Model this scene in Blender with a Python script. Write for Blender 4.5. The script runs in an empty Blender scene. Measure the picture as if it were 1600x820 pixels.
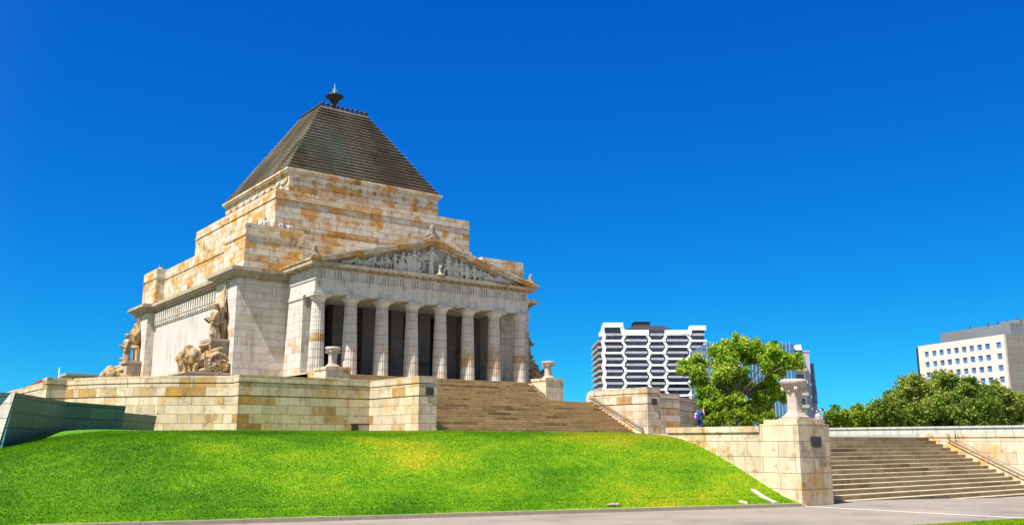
import bpy, bmesh, math, random
import numpy as np
from mathutils import Vector, Matrix, Euler
random.seed(7); rng = np.random.default_rng(11)
PI = math.pi; R = math.radians
S = bpy.context.scene; C = S.collection

# ------------------------------------------------------------------ camera, sky, sun, exposure
cam = bpy.data.objects.new('camera', bpy.data.cameras.new('camera')); C.objects.link(cam)
cam.location = (0, 0, 2.0); cam.rotation_euler = (R(90) + math.atan(279/1413), 0, -math.atan2(.6, .8))
cam.data.sensor_width = 36; cam.data.lens = 36*1413/1600; cam.data.clip_start = .1; cam.data.clip_end = 12000
S.camera = cam
TOSUN = Vector((-1, -.17, 1.66)).normalized()
W = bpy.data.worlds.new('World'); S.world = W; W.use_nodes = True
nt = W.node_tree; bg = nt.nodes['Background']
sky = nt.nodes.new('ShaderNodeTexSky'); sky.sky_type = 'NISHITA'; sky.sun_disc = False
sky.sun_elevation = math.asin(TOSUN.z); sky.sun_rotation = math.atan2(TOSUN.x, TOSUN.y)
sky.altitude = 2500; sky.air_density = 1.0; sky.dust_density = 0; sky.ozone_density = 6.0
def wm(op, a, b=None, clamp=False):
    n = nt.nodes.new('ShaderNodeMath'); n.operation = op; n.use_clamp = clamp
    for i, v in enumerate((a, b)):
        if isinstance(v, (int, float)): n.inputs[i].default_value = v
        elif v is not None: nt.links.new(v, n.inputs[i])
    return n.outputs[0]
# deep blue grade over the view direction; desaturated sky elsewhere shaped for neutral fill
sp = nt.nodes.new('ShaderNodeSeparateColor'); nt.links.new(sky.outputs[0], sp.inputs[0])
cb = nt.nodes.new('ShaderNodeCombineColor')
for i, (k, g) in enumerate(((.011, 2.0), (.345, 1.06), (1.42, .50))):
    nt.links.new(wm('MULTIPLY', wm('POWER', sp.outputs[i], g), k), cb.inputs[i])
hsv = nt.nodes.new('ShaderNodeHueSaturation'); hsv.inputs['Saturation'].default_value = .75; hsv.inputs['Value'].default_value = .62
nt.links.new(sky.outputs[0], hsv.inputs['Color'])
tcw = nt.nodes.new('ShaderNodeTexCoord'); dt = nt.nodes.new('ShaderNodeVectorMath'); dt.operation = 'DOT_PRODUCT'; dt.inputs[1].default_value = (.72, .67, .18); nt.links.new(tcw.outputs['Generated'], dt.inputs[0])
mr = nt.nodes.new('ShaderNodeMapRange'); mr.interpolation_type = 'SMOOTHSTEP'; mr.inputs['From Min'].default_value = .30; mr.inputs['From Max'].default_value = .80; nt.links.new(dt.outputs['Value'], mr.inputs['Value'])
mxw = nt.nodes.new('ShaderNodeMix'); mxw.data_type = 'RGBA'; nt.links.new(mr.outputs[0], mxw.inputs[0]); nt.links.new(hsv.outputs[0], mxw.inputs[6]); nt.links.new(cb.outputs[0], mxw.inputs[7])
nt.links.new(mxw.outputs[2], bg.inputs[0]); bg.inputs[1].default_value = 0.12
sl = bpy.data.lights.new('sun', 'SUN'); sl.energy = 5.0; sl.angle = R(.5); sl.color = (1, .945, .85)
so = bpy.data.objects.new('sun', sl); C.objects.link(so); so.rotation_euler = TOSUN.to_track_quat('Z', 'Y').to_euler(); so.location = (0, 0, 80)
S.view_settings.view_transform = 'Standard'; S.view_settings.look = 'None'; S.view_settings.gamma = 1
S.view_settings.use_curve_mapping = False; S.view_settings.exposure = 1.05

# ------------------------------------------------------------------ materials
def newmat(name, rough=.8, spec=.3):
    m = bpy.data.materials.new(name); m.use_nodes = True
    b = m.node_tree.nodes['Principled BSDF']; b.inputs['Roughness'].default_value = rough
    b.inputs['Specular IOR Level'].default_value = spec
    return m, m.node_tree, b
def node(nt, t, **kw):
    n = nt.nodes.new(t)
    for k, v in kw.items():
        if k in n.inputs: n.inputs[k].default_value = v
        else: setattr(n, k, v)
    return n
def ramp(nt, stops, interp='LINEAR'):
    n = nt.nodes.new('ShaderNodeValToRGB'); cr = n.color_ramp; cr.interpolation = interp
    while len(cr.elements) < len(stops): cr.elements.new(.5)
    for e, (p, c) in zip(cr.elements, stops): e.position = p; e.color = (*c, 1) if len(c) == 3 else c
    return n
def mth(nt, op, a, b=None, clamp=False):
    n = nt.nodes.new('ShaderNodeMath'); n.operation = op; n.use_clamp = clamp
    for i, v in enumerate((a, b)):
        if v is None: continue
        if isinstance(v, (int, float)): n.inputs[i].default_value = v
        else: nt.links.new(v, n.inputs[i])
    return n.outputs[0]
def mixc(nt, f, a, b, blend='MIX'):
    n = nt.nodes.new('ShaderNodeMix'); n.data_type = 'RGBA'; n.blend_type = blend
    for i, v in ((0, f), (6, a), (7, b)):
        if isinstance(v, (int, float)): n.inputs[i].default_value = v
        elif isinstance(v, tuple): n.inputs[i].default_value = (*v, 1)
        else: nt.links.new(v, n.inputs[i])
    return n.outputs[2]
def noise(nt, vec, scale, detail=3, rough=.55):
    n = node(nt, 'ShaderNodeTexNoise', Scale=scale, Detail=detail, Roughness=rough); nt.links.new(vec, n.inputs['Vector']); return n.outputs['Fac']
def plain(name, col, rough=.7, spec=.3, metallic=0, var=.12, vscale=2.0):
    m, nt, b = newmat(name, rough, spec); b.inputs['Metallic'].default_value = metallic
    tc = nt.nodes.new('ShaderNodeTexCoord')
    n = noise(nt, tc.outputs['Object'], vscale, 4)
    lo = tuple(c*(1-var) for c in col); hi = tuple(min(1, c*(1+var)) for c in col)
    r = ramp(nt, [(.3, lo), (.7, hi)]); nt.links.new(n, r.inputs[0]); nt.links.new(r.outputs[0], b.inputs['Base Color'])
    return m
CREAM = [(0, (.62, .57, .49)), (.34, (.53, .48, .40)), (.56, (.62, .57, .49)), (.72, (.54, .46, .32)), (.84, (.44, .27, .09)), (.91, (.25, .125, .04)), (.95, (.15, .08, .04)), (1, (.34, .31, .26))]
CLEAN = [(0, (.57, .53, .475)), (.4, (.50, .465, .415)), (.65, (.59, .545, .49)), (.82, (.46, .38, .28)), (1, (.38, .24, .10))]
TERR = [(0, (.57, .465, .35)), (.35, (.47, .38, .285)), (.58, (.59, .485, .36)), (.78, (.46, .345, .21)), (.86, (.38, .22, .08)), (.95, (.22, .13, .06)), (1, (.33, .31, .25))]
STEPS = [(0, (.44, .32, .16)), (.35, (.35, .25, .125)), (.6, (.46, .35, .19)), (.85, (.21, .145, .075)), (1, (.11, .08, .05))]
TEAL = [(0, (.03, .125, .145)), (.4, (.02, .098, .115)), (.7, (.045, .15, .155)), (1, (.035, .11, .115))]
def stone(name, pal, bw=1.3, bh=.5, tw=.7, nw=.55, off=-.15, mort=(.10, .085, .07), msize=.016, mfac=.75, stain=.5, attr=False, rough=.85, nscale=.16, thr=.60):
    m, nt, b = newmat(name, rough, .2); L = nt.links.new
    uv = nt.nodes.new('ShaderNodeUVMap'); uv.uv_map = 'UVMap'
    geo = nt.nodes.new('ShaderNodeNewGeometry'); P = geo.outputs['Position']
    br = node(nt, 'ShaderNodeTexBrick', Scale=1.0, **{'Mortar Size': msize, 'Mortar Smooth': .3, 'Brick Width': bw, 'Row Height': bh, 'Bias': 0.0})
    br.inputs['Color1'].default_value = (0, 0, 0, 1); br.inputs['Color2'].default_value = (1, 1, 1, 1); br.inputs['Mortar'].default_value = (.4, .4, .4, 1)
    L(uv.outputs[0], br.inputs['Vector'])
    big = noise(nt, P, nscale, 3, .6)
    f = mth(nt, 'ADD', mth(nt, 'MULTIPLY', br.outputs['Color'], tw), mth(nt, 'MULTIPLY', big, nw))
    f = mth(nt, 'ADD', f, off, True)
    cr = ramp(nt, pal); L(f, cr.inputs[0]); col = cr.outputs[0]
    # weather streaks running down, blotches
    mp = nt.nodes.new('ShaderNodeMapping'); mp.inputs['Scale'].default_value = (2.2, 2.2, .35); L(P, mp.inputs[0])
    st = noise(nt, mp.outputs[0], 1.0, 5, .6)
    r2 = ramp(nt, [(.25, (.70, .68, .66)), (.5, (1, 1, 1)), (.8, (1.08, 1.06, 1.03))]); L(st, r2.inputs[0])
    col = mixc(nt, 1.0, col, r2.outputs[0], 'MULTIPLY')
    bl = noise(nt, P, .62, 6, .68)
    r3 = ramp(nt, [(thr, (0, 0, 0)), (thr+.07, (1, 1, 1))]); L(bl, r3.inputs[0])
    perblock = mth(nt, 'ADD', mth(nt, 'MULTIPLY', br.outputs['Color'], .75), .38, True)
    col = mixc(nt, mth(nt, 'MULTIPLY', mth(nt, 'MULTIPLY', r3.outputs[0], perblock), stain), col, (.50, .26, .05))
    bl2 = noise(nt, P, 1.7, 6, .7)
    r5 = ramp(nt, [(.53, (0, 0, 0)), (.63, (1, 1, 1))]); L(bl2, r5.inputs[0])
    col = mixc(nt, mth(nt, 'MULTIPLY', mth(nt, 'MULTIPLY', r5.outputs[0], perblock), stain*.75), col, (.20, .095, .03))
    mp2 = nt.nodes.new('ShaderNodeMapping'); mp2.inputs['Scale'].default_value = (3.2, 3.2, .22); mp2.inputs['Location'].default_value = (3, 7, 1); L(P, mp2.inputs[0])
    r6 = ramp(nt, [(.60, (0, 0, 0)), (.74, (1, 1, 1))]); L(noise(nt, mp2.outputs[0], 1.0, 4, .6), r6.inputs[0])
    col = mixc(nt, mth(nt, 'MULTIPLY', r6.outputs[0], min(.55, .25+.35*stain)), col, (.22, .17, .11))
    if attr:
        at = nt.nodes.new('ShaderNodeAttribute'); at.attribute_name = 'stain'
        fac = mth(nt, 'MULTIPLY', at.outputs['Fac'], mth(nt, 'ADD', mth(nt, 'MULTIPLY', noise(nt, P, 1.6, 4), 2.4), -.45, True))
        col = mixc(nt, fac, col, (.36, .19, .05))
    fine = noise(nt, P, 9, 4, .7)
    r4 = ramp(nt, [(.3, (.86, .86, .86)), (.7, (1.1, 1.1, 1.1))]); L(fine, r4.inputs[0])
    col = mixc(nt, 1.0, col, r4.outputs[0], 'MULTIPLY')
    col = mixc(nt, mth(nt, 'MULTIPLY', br.outputs['Fac'], mfac), col, mort)
    L(col, b.inputs['Base Color'])
    h = mth(nt, 'ADD', mth(nt, 'MULTIPLY', br.outputs['Fac'], -1.0), mth(nt, 'MULTIPLY', fine, .5))
    bp = node(nt, 'ShaderNodeBump', Strength=.5, Distance=.02); L(h, bp.inputs['Height']); L(bp.outputs[0], b.inputs['Normal'])
    return m
M = {}
M['upper'] = stone('weathered_stone', CREAM, 1.5, .48, .60, 1.0, -.30, stain=1.0, thr=.485, nscale=.35, mfac=.85)
M['wing'] = stone('pale_stone', CLEAN, 1.35, .53, .8, .35, -.1, stain=.45, mfac=.5, thr=.58)
M['trim'] = stone('trim_stone', [(0, (.44, .38, .30)), (.4, (.34, .29, .22)), (.6, (.42, .36, .27)), (.78, (.30, .20, .10)), (1, (.16, .11, .07))], 1.5, 60, .5, .9, -.25, stain=.6, mfac=.6, nscale=.6)
M['arch'] = stone('architrave_stone', [(0, (.60, .57, .53)), (.5, (.52, .50, .46)), (.75, (.60, .56, .50)), (.9, (.46, .36, .24)), (1, (.38, .24, .10))], 2.45, 60, .5, .6, -.15, stain=.7, thr=.62)
M['column'] = stone('column_stone', CLEAN, 90, .62, .4, .5, -.12, stain=.5, attr=True, nscale=.5)
M['terrace'] = stone('terrace_stone', TERR, 1.45, .49, .95, .35, -.22, stain=.8, nscale=.4, thr=.55)
M['block'] = stone('big_block_stone', [(0, (.60, .50, .36)), (.35, (.50, .42, .30)), (.58, (.62, .53, .39)), (.74, (.52, .41, .24)), (.88, (.46, .27, .08)), (1, (.36, .31, .24))], 1.25, .5, .6, .7, -.28, stain=.85, msize=.012, nscale=.4, thr=.54)
M['steps'] = stone('step_stone', STEPS, 1.7, .156, .8, .6, -.2, stain=.25, msize=.008, mfac=.6, nscale=.5)
M['oldsteps'] = stone('grey_step_stone', [(0, (.35, .28, .17)), (.35, (.28, .225, .135)), (.6, (.37, .305, .19)), (.85, (.22, .165, .10)), (1, (.12, .095, .065))], 1.7, .156, .8, .6, -.2, stain=.25, msize=.008, mfac=.6, nscale=.5)
M['tread'] = stone('sunlit_tread_stone', [(0, (.52, .44, .31)), (.5, (.46, .38, .26)), (1, (.34, .25, .15))], 1.7, 90, .8, .6, -.2, stain=.2, nscale=.5)  # paler than the riser stone: sun on the step tops painted in
M['sculpt'] = stone('carved_stone', [(0, (.42, .37, .29)), (.4, (.33, .27, .19)), (.55, (.40, .29, .15)), (.66, (.30, .16, .05)), (.82, (.12, .075, .04)), (1, (.08, .06, .05))], 90, 90, .1, 1.7, -.38, stain=.8, nscale=2.2, thr=.55)
M['relief'] = stone('relief_stone', [(0, (.46, .46, .45)), (.5, (.55, .53, .49)), (1, (.28, .22, .14))], 90, 90, .3, .8, -.05, stain=.7, nscale=.5)
M['dim'] = stone('porch_shade_stone', [(0, (.13, .135, .15)), (.6, (.16, .16, .165)), (1, (.12, .11, .10))], 1.3, .53, .7, .4, -.1, stain=.2)  # dark bluish palette paints in the shade inside the porch
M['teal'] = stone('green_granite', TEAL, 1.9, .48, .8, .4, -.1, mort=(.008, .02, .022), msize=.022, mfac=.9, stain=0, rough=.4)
M['urn'] = stone('urn_stone', [(0, (.44, .39, .34)), (.6, (.38, .33, .28)), (1, (.30, .24, .18))], 90, 90, .3, .7, -.1, stain=.25, nscale=1)
M['lowwall'] = stone('low_wall_stone', [(0, (.38, .42, .38)), (.6, (.43, .45, .40)), (1, (.36, .38, .33))], 1.6, .6, .7, .5, -.1, stain=.1)
M['tympanum'] = stone('tympanum_stone', [(0, (.34, .34, .34)), (.6, (.40, .39, .36)), (1, (.24, .19, .12))], 90, 90, .3, .7, -.05, stain=.7, nscale=.8)
M['ornament'] = stone('ornament_stone', [(0, (.30, .27, .22)), (.5, (.22, .19, .15)), (1, (.12, .10, .07))], 90, 90, .2, .9, -.1, stain=.4, nscale=2)
M['side'] = stone('smooth_stone', [(0, (.50, .465, .43)), (.6, (.46, .43, .40)), (1, (.44, .38, .31))], 90, 90, .2, .7, -.1, stain=.15, nscale=.6)
M['roof'] = None
def roofmat():
    m, nt, b = newmat('copper_stone_roof', .7, .3); L = nt.links.new
    uv = nt.nodes.new('ShaderNodeUVMap'); uv.uv_map = 'UVMap'
    geo = nt.nodes.new('ShaderNodeNewGeometry'); P = geo.outputs['Position']
    br = node(nt, 'ShaderNodeTexBrick', Scale=1.0, **{'Mortar Size': .01, 'Brick Width': 1.0, 'Row Height': .33})
    br.inputs['Color1'].default_value = (0, 0, 0, 1); br.inputs['Color2'].default_value = (1, 1, 1, 1); L(uv.outputs[0], br.inputs['Vector'])
    f = mth(nt, 'ADD', mth(nt, 'MULTIPLY', br.outputs['Color'], .4), mth(nt, 'MULTIPLY', noise(nt, P, .5, 4), .6))
    cr = ramp(nt, [(.25, (.030, .024, .018)), (.42, (.095, .066, .044)), (.5, (.050, .052, .040)), (.6, (.105, .066, .040)), (.75, (.15, .080, .04))]); L(f, cr.inputs[0])
    # green verdigris patch on the middle of the front slope
    sep = nt.nodes.new('ShaderNodeSeparateXYZ'); L(P, sep.inputs[0])
    dx = mth(nt, 'MULTIPLY', mth(nt, 'ADD', sep.outputs[0], -32.3), .25); dz = mth(nt, 'MULTIPLY', mth(nt, 'ADD', sep.outputs[2], -26.6), .3)
    d = mth(nt, 'SQRT', mth(nt, 'ADD', mth(nt, 'MULTIPLY', dx, dx), mth(nt, 'MULTIPLY', dz, dz)))
    g = mth(nt, 'ADD', mth(nt, 'SUBTRACT', 1.15, d), mth(nt, 'MULTIPLY', mth(nt, 'ADD', noise(nt, P, .9, 4, .7), -.5), 3.0))
    g = mth(nt, 'MULTIPLY', mth(nt, 'MULTIPLY', g, 1.0, True), .75)
    L(mixc(nt, g, cr.outputs[0], (.095, .165, .135)), b.inputs['Base Color'])
    return m
M['roof'] = roofmat()
M['bronze'] = plain('dark_bronze', (.02, .021, .024), .5)
M['finial'] = plain('finial_bronze', (.012, .015, .014), .6)
M['finialtop'] = plain('pale_verdigris', (.26, .34, .31), .6)
M['rail'] = plain('rail_metal', (.06, .05, .04), .45, .5, .4)
M['railpale'] = plain('worn_bronze_rail', (.20, .16, .11), .45, .5, .4)
M['plaque'] = plain('plaque_bronze', (.035, .032, .03), .5, .5)
M['white'] = plain('white_paint', (.80, .80, .79), .5, var=.03, vscale=.2)
M['lav'] = plain('balcony_panel', (.40, .37, .43), .5, var=.15, vscale=.3)
M['kerb'] = plain('kerb_concrete', (.26, .22, .17), .9, vscale=3); M['finmetal'] = plain('fin_metal', (.5, .52, .55), .5, vscale=.2); M['conc'] = plain('concrete', (.36, .33, .29), .85, vscale=1.5)
M['palestrip'] = plain('pale_kerb_stone', (.44, .40, .33), .85)
M['dgrey'] = plain('dark_roof_cladding', (.032, .032, .042), .6, vscale=.1)
M['mgrey'] = plain('grey_plant_cladding', (.17, .185, .20), .6, vscale=.1)
M['bark'] = plain('bark', (.20, .17, .13), .9, vscale=4)
M['palebark'] = plain('pale_bark', (.24, .21, .16), .9, vscale=4)
M['redroof'] = plain('red_roof', (.35, .05, .04), .7)
def glassmat(name, c0, c1, sx, sz, mort=(.3, .36, .4), ms=.06, rough=.12):
    m, nt, b = newmat(name, rough, .6); L = nt.links.new
    uv = nt.nodes.new('ShaderNodeUVMap'); uv.uv_map = 'UVMap'
    br = node(nt, 'ShaderNodeTexBrick', Scale=1.0, offset=0.0, **{'Mortar Size': ms, 'Brick Width': sx, 'Row Height': sz})
    br.inputs['Color1'].default_value = (*c0, 1); br.inputs['Color2'].default_value = (*c1, 1); br.inputs['Mortar'].default_value = (*mort, 1)
    L(uv.outputs[0], br.inputs['Vector']); L(br.outputs['Color'], b.inputs['Base Color']); return m
M['hglass'] = glassmat('dark_balcony_glass', (.010, .018, .045), (.05, .07, .13), 1.5, 3.1, (.09, .10, .13))
M['tglass'] = glassmat('blue_tower_glass', (.01, .09, .22), (.03, .17, .33), 3.2, 3.4, (.05, .14, .22), .1)
M['dglass'] = glassmat('deep_blue_glass', (.01, .05, .14), (.015, .07, .18), 2.2, 3.3, (.03, .08, .16), .06)
M['wglass'] = glassmat('window_glass', (.02, .13, .42), (.09, .25, .50), 1.75, 3, (.02, .04, .1), .01)  # sky reflection put into the blue of the panes
def officewall():
    m, nt, b = newmat('office_panel', .8, .2); L = nt.links.new
    uv = nt.nodes.new('ShaderNodeUVMap'); uv.uv_map = 'UVMap'
    br = node(nt, 'ShaderNodeTexBrick', Scale=1.0, offset=0.0, **{'Mortar Size': .05, 'Brick Width': 3.2, 'Row Height': 4.9})
    br.inputs['Color1'].default_value = (.62, .54, .49, 1); br.inputs['Color2'].default_value = (.66, .575, .53, 1); br.inputs['Mortar'].default_value = (.66, .46, .36, 1)
    L(uv.outputs[0], br.inputs['Vector']); L(br.outputs['Color'], b.inputs['Base Color']); return m
M['office'] = officewall()
M['officeside'] = stone('office_side', [(0, (.22, .21, .19)), (1, (.27, .255, .23))], 60, 2.4, .5, .5, 0, mort=(.12, .11, .1), msize=.06, stain=0)
def asphalt():
    m, nt, b = newmat('asphalt', .9, .2); L = nt.links.new
    geo = nt.nodes.new('ShaderNodeNewGeometry'); P = geo.outputs['Position']
    a = ramp(nt, [(.3, (.165, .145, .13)), (.5, (.235, .20, .175)), (.7, (.275, .225, .19))]); L(noise(nt, P, .45, 5, .6), a.inputs[0])
    c = ramp(nt, [(.35, (.8, .8, .8)), (.65, (1.15, 1.15, 1.15))]); L(noise(nt, P, 40, 3, .7), c.inputs[0])
    col = mixc(nt, 1, a.outputs[0], c.outputs[0], 'MULTIPLY')
    vo = node(nt, 'ShaderNodeTexVoronoi', Scale=.45, feature='DISTANCE_TO_EDGE'); L(P, vo.inputs['Vector'])
    w = ramp(nt, [(.0, (1, 1, 1)), (.012, (0, 0, 0))]); L(vo.outputs['Distance'], w.inputs[0])
    col = mixc(nt, mth(nt, 'MULTIPLY', w.outputs[0], .35), col, (.09, .085, .08))
    L(col, b.inputs['Base Color'])
    bp = node(nt, 'ShaderNodeBump', Strength=.4, Distance=.01); L(noise(nt, P, 60, 2), bp.inputs['Height']); L(bp.outputs[0], b.inputs['Normal'])
    return m
M['asphalt'] = asphalt()
M['paving'] = stone('terrace_paving', [(0, (.25, .235, .21)), (1, (.30, .275, .245))], .9, .9, .8, .3, 0, stain=.1, msize=.008)
def grasscol(nt, P):
    L = nt.links.new
    mp = nt.nodes.new('ShaderNodeMapping'); mp.inputs['Scale'].default_value = (.33, .5, .5); mp.inputs['Rotation'].default_value = (0, 0, .4); L(P, mp.inputs[0])
    a = noise(nt, mp.outputs[0], .75, 4, .6); b_ = noise(nt, P, 2.6, 4, .65)
    sep = nt.nodes.new('ShaderNodeSeparateXYZ'); L(P, sep.inputs[0])
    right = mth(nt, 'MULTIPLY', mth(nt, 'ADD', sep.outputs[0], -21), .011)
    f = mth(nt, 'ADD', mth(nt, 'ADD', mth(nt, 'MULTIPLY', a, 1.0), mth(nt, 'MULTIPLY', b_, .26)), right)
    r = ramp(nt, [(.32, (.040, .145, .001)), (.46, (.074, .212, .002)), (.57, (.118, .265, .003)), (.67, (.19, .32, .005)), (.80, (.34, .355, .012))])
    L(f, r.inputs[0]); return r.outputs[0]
def grassmat(blade=False):
    m, nt, b = newmat('grass_blades' if blade else 'lawn_grass', .75, .15); L = nt.links.new
    geo = nt.nodes.new('ShaderNodeNewGeometry'); P = geo.outputs['Position']
    col = grasscol(nt, P)
    if blade:
        at = nt.nodes.new('ShaderNodeAttribute'); at.attribute_name = 'tone'
        r = ramp(nt, [(0, (.86, .89, .85)), (.6, (1.05, 1.03, 1.0)), (.95, (1.2, 1.12, 1.1)), (1, (1.9, 1.45, 2.0))]); L(at.outputs['Fac'], r.inputs[0])
        col = mixc(nt, 1, col, r.outputs[0], 'MULTIPLY')
        tr = nt.nodes.new('ShaderNodeBsdfTranslucent'); L(col, tr.inputs[0]); L(col, b.inputs['Base Color'])
        mx = nt.nodes.new('ShaderNodeMixShader'); mx.inputs[0].default_value = .4
        L(b.outputs[0], mx.inputs[1]); L(tr.outputs[0], mx.inputs[2]); L(mx.outputs[0], nt.nodes['Material Output'].inputs[0])
    else:
        f = ramp(nt, [(.3, (.6, .6, .6)), (.7, (1.1, 1.1, 1.1))]); L(noise(nt, P, 14, 4, .7), f.inputs[0])
        L(mixc(nt, 1, col, f.outputs[0], 'MULTIPLY'), b.inputs['Base Color'])
        bp = node(nt, 'ShaderNodeBump', Strength=.8, Distance=.05); L(noise(nt, P, 12, 4, .7), bp.inputs['Height']); L(bp.outputs[0], b.inputs['Normal'])
    return m
M['lawn'] = grassmat(); M['blade'] = grassmat(True)
def leafmat(name, stops):
    m, nt, b = newmat(name, .6, .25); L = nt.links.new
    at = nt.nodes.new('ShaderNodeAttribute'); at.attribute_name = 'tone'
    r = ramp(nt, stops); L(at.outputs['Fac'], r.inputs[0]); L(r.outputs[0], b.inputs['Base Color'])
    tr = nt.nodes.new('ShaderNodeBsdfTranslucent'); L(r.outputs[0], tr.inputs[0])
    mx = nt.nodes.new('ShaderNodeMixShader'); mx.inputs[0].default_value = .35
    L(b.outputs[0], mx.inputs[1]); L(tr.outputs[0], mx.inputs[2]); L(mx.outputs[0], nt.nodes['Material Output'].inputs[0]); return m
M['leaf_bright'] = leafmat('bright_leaves', [(0, (.05, .13, .005)), (.45, (.19, .36, .014)), (.8, (.33, .46, .03)), (1, (.44, .50, .08))])
M['leaf_olive'] = leafmat('olive_leaves', [(0, (.035, .085, .01)), (.45, (.13, .21, .02)), (.8, (.22, .30, .035)), (1, (.34, .36, .08))])
M['leaf_hedge'] = leafmat('hedge_leaves', [(0, (.06, .14, .006)), (.5, (.17, .27, .01)), (1, (.32, .36, .03))])

# ------------------------------------------------------------------ mesh helpers
class MB:
    def __init__(s): s.v = []; s.f = []; s.sm = []
    def add(s, vs, fs, smooth=False):
        o = len(s.v); s.v += [tuple(v) for v in vs]; s.f += [tuple(i+o for i in f) for f in fs]; s.sm += [smooth]*len(fs); return s
    def box(s, x0, x1, y0, y1, z0, z1):
        return s.add([(x, y, z) for z in (z0, z1) for x, y in ((x0, y0), (x1, y0), (x1, y1), (x0, y1))],
                     [(3, 2, 1, 0), (4, 5, 6, 7), (0, 1, 5, 4), (1, 2, 6, 5), (2, 3, 7, 6), (3, 0, 4, 7)])
    def prism(s, poly, a, b, axis=2):     # poly of 2-tuples (counter-clockwise), extruded from a to b along an axis
        n = len(poly)
        def P(p, t): return (p[0], p[1], t) if axis == 2 else ((p[0], t, p[1]) if axis == 1 else (t, p[0], p[1]))
        fs = [tuple(range(n))[::-1], tuple(range(n, 2*n))] + [(i, (i+1) % n, n+(i+1) % n, n+i) for i in range(n)]
        if axis == 1: fs = [f[::-1] for f in fs]
        return s.add([P(p, a) for p in poly]+[P(p, b) for p in poly], fs)
    def lathe(s, prof, cx, cy, n=24, smooth=True, fn=None):
        vs = []
        for r, z in prof:
            for k in range(n):
                a = 2*PI*k/n; rr = r*(fn(a, z) if fn else 1); vs.append((cx+rr*math.cos(a), cy+rr*math.sin(a), z))
        m = len(prof); fs = []
        for i in range(m-1):
            for k in range(n): fs.append((i*n+k, i*n+(k+1) % n, (i+1)*n+(k+1) % n, (i+1)*n+k))
        fs.append(tuple(range(n))[::-1]); fs.append(tuple((m-1)*n+k for k in range(n)))
        return s.add(vs, fs, smooth)
    def tube(s, pts, rad, n=8):
        pts = [Vector(p) for p in pts]; rs = rad if isinstance(rad, (list, tuple)) else [rad]*len(pts); vs = []
        for i, p in enumerate(pts):
            t = (pts[min(i+1, len(pts)-1)]-pts[max(i-1, 0)]).normalized()
            u = t.cross(Vector((0, 0, 1)) if abs(t.z) < .9 else Vector((1, 0, 0))).normalized(); w = t.cross(u)
            for k in range(n):
                a = 2*PI*k/n; vs.append(p+rs[i]*(math.cos(a)*u+math.sin(a)*w))
        m = len(pts); fs = [(i*n+k, i*n+(k+1) % n, (i+1)*n+(k+1) % n, (i+1)*n+k) for i in range(m-1) for k in range(n)]
        fs += [tuple(range(n))[::-1], tuple((m-1)*n+k for k in range(n))]
        fs = [f[::-1] for f in fs]
        return s.add(vs, fs, True)
    def build(s, name, mat, parent=None, label=None):
        off = WL(parent)
        me = bpy.data.meshes.new(name); me.from_pydata([tuple(Vector(v)-off) for v in s.v], [], s.f)
        me.polygons.foreach_set('use_smooth', s.sm)
        me.materials.append(mat); bm = bmesh.new(); bm.from_mesh(me); bmesh.ops.recalc_face_normals(bm, faces=bm.faces); bm.to_mesh(me); bm.free()
        boxuv(me, off)
        o = bpy.data.objects.new(name, me); C.objects.link(o)
        if parent: o.parent = parent
        if label: o['label'] = label
        return o
def boxuv(me, off=Vector((0, 0, 0))):
    uv = me.uv_layers.new(name='UVMap').data; vs = me.vertices
    for p in me.polygons:
        n = p.normal
        if abs(n.z) > .8: t, w = Vector((1, 0, 0)), Vector((0, 1, 0))
        else: t = Vector((-n.y, n.x, 0)).normalized(); w = Vector((0, 0, 1))
        for li in p.loop_indices:
            c = vs[me.loops[li].vertex_index].co+off; uv[li].uv = (c.dot(t), c.dot(w))
def WL(o):
    v = Vector((0, 0, 0))
    while o is not None:
        if o.get('_local'): return v*0
        v += o.location; o = o.parent
    return v
def tag(o, label=None, cat=None, group=None, kind=None):
    for k, v in (('label', label), ('category', cat), ('group', group), ('kind', kind)):
        if v: o[k] = v
    return o
def thing(name, loc, label, cat, group=None, rz=None):
    o = bpy.data.objects.new(name, None); C.objects.link(o); o.location = loc; o.empty_display_size = .3
    if rz is not None: o.rotation_euler = (0, 0, rz); o['_local'] = 1
    return tag(o, label, cat, group)
def boxes(bs):
    m = MB()
    for b in bs: m.box(*b)
    return m
# blobs -> one continuous carved surface (voxel remesh, baked)
ICO = {}
def ico():
    if 2 not in ICO:
        bm = bmesh.new(); bmesh.ops.create_icosphere(bm, subdivisions=2, radius=1); bm.verts.ensure_lookup_table()
        ICO[2] = ([v.co.copy() for v in bm.verts], [tuple(v.index for v in f.verts) for f in bm.faces]); bm.free()
    return ICO[2]
def blob_mb(prims, xf=None):
    m = MB(); V, F = ico(); X = xf or Matrix.Identity(4)
    def ell(c, r, rot=None):
        c = Vector(c); r = Vector(r) if isinstance(r, (tuple, list)) else Vector((r, r, r))
        vs = []
        for v in V:
            q = Vector((v.x*r.x, v.y*r.y, v.z*r.z))
            if rot: q.rotate(Euler(rot))
            vs.append(X @ (c+q))
        m.add(vs, F, True)
    for p in prims:
        if p[0] == 's': ell(*p[1:])
        elif p[0] == 'b':
            c, r = Vector(p[1]), p[2]; q = MB().box(c.x-r[0], c.x+r[0], c.y-r[1], c.y+r[1], c.z-r[2], c.z+r[2])
            m.add([X @ Vector(v) for v in q.v], q.f)
        else:
            a, b = Vector(p[1]), Vector(p[2]); r0, r1 = p[3], p[4]; L = (b-a).length; n = max(2, int(L/(.45*max(.02, min(r0, r1))))+1)
            for i in range(n+1): t = i/n; ell(a.lerp(b, t), r0+(r1-r0)*t)
    return m
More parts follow.
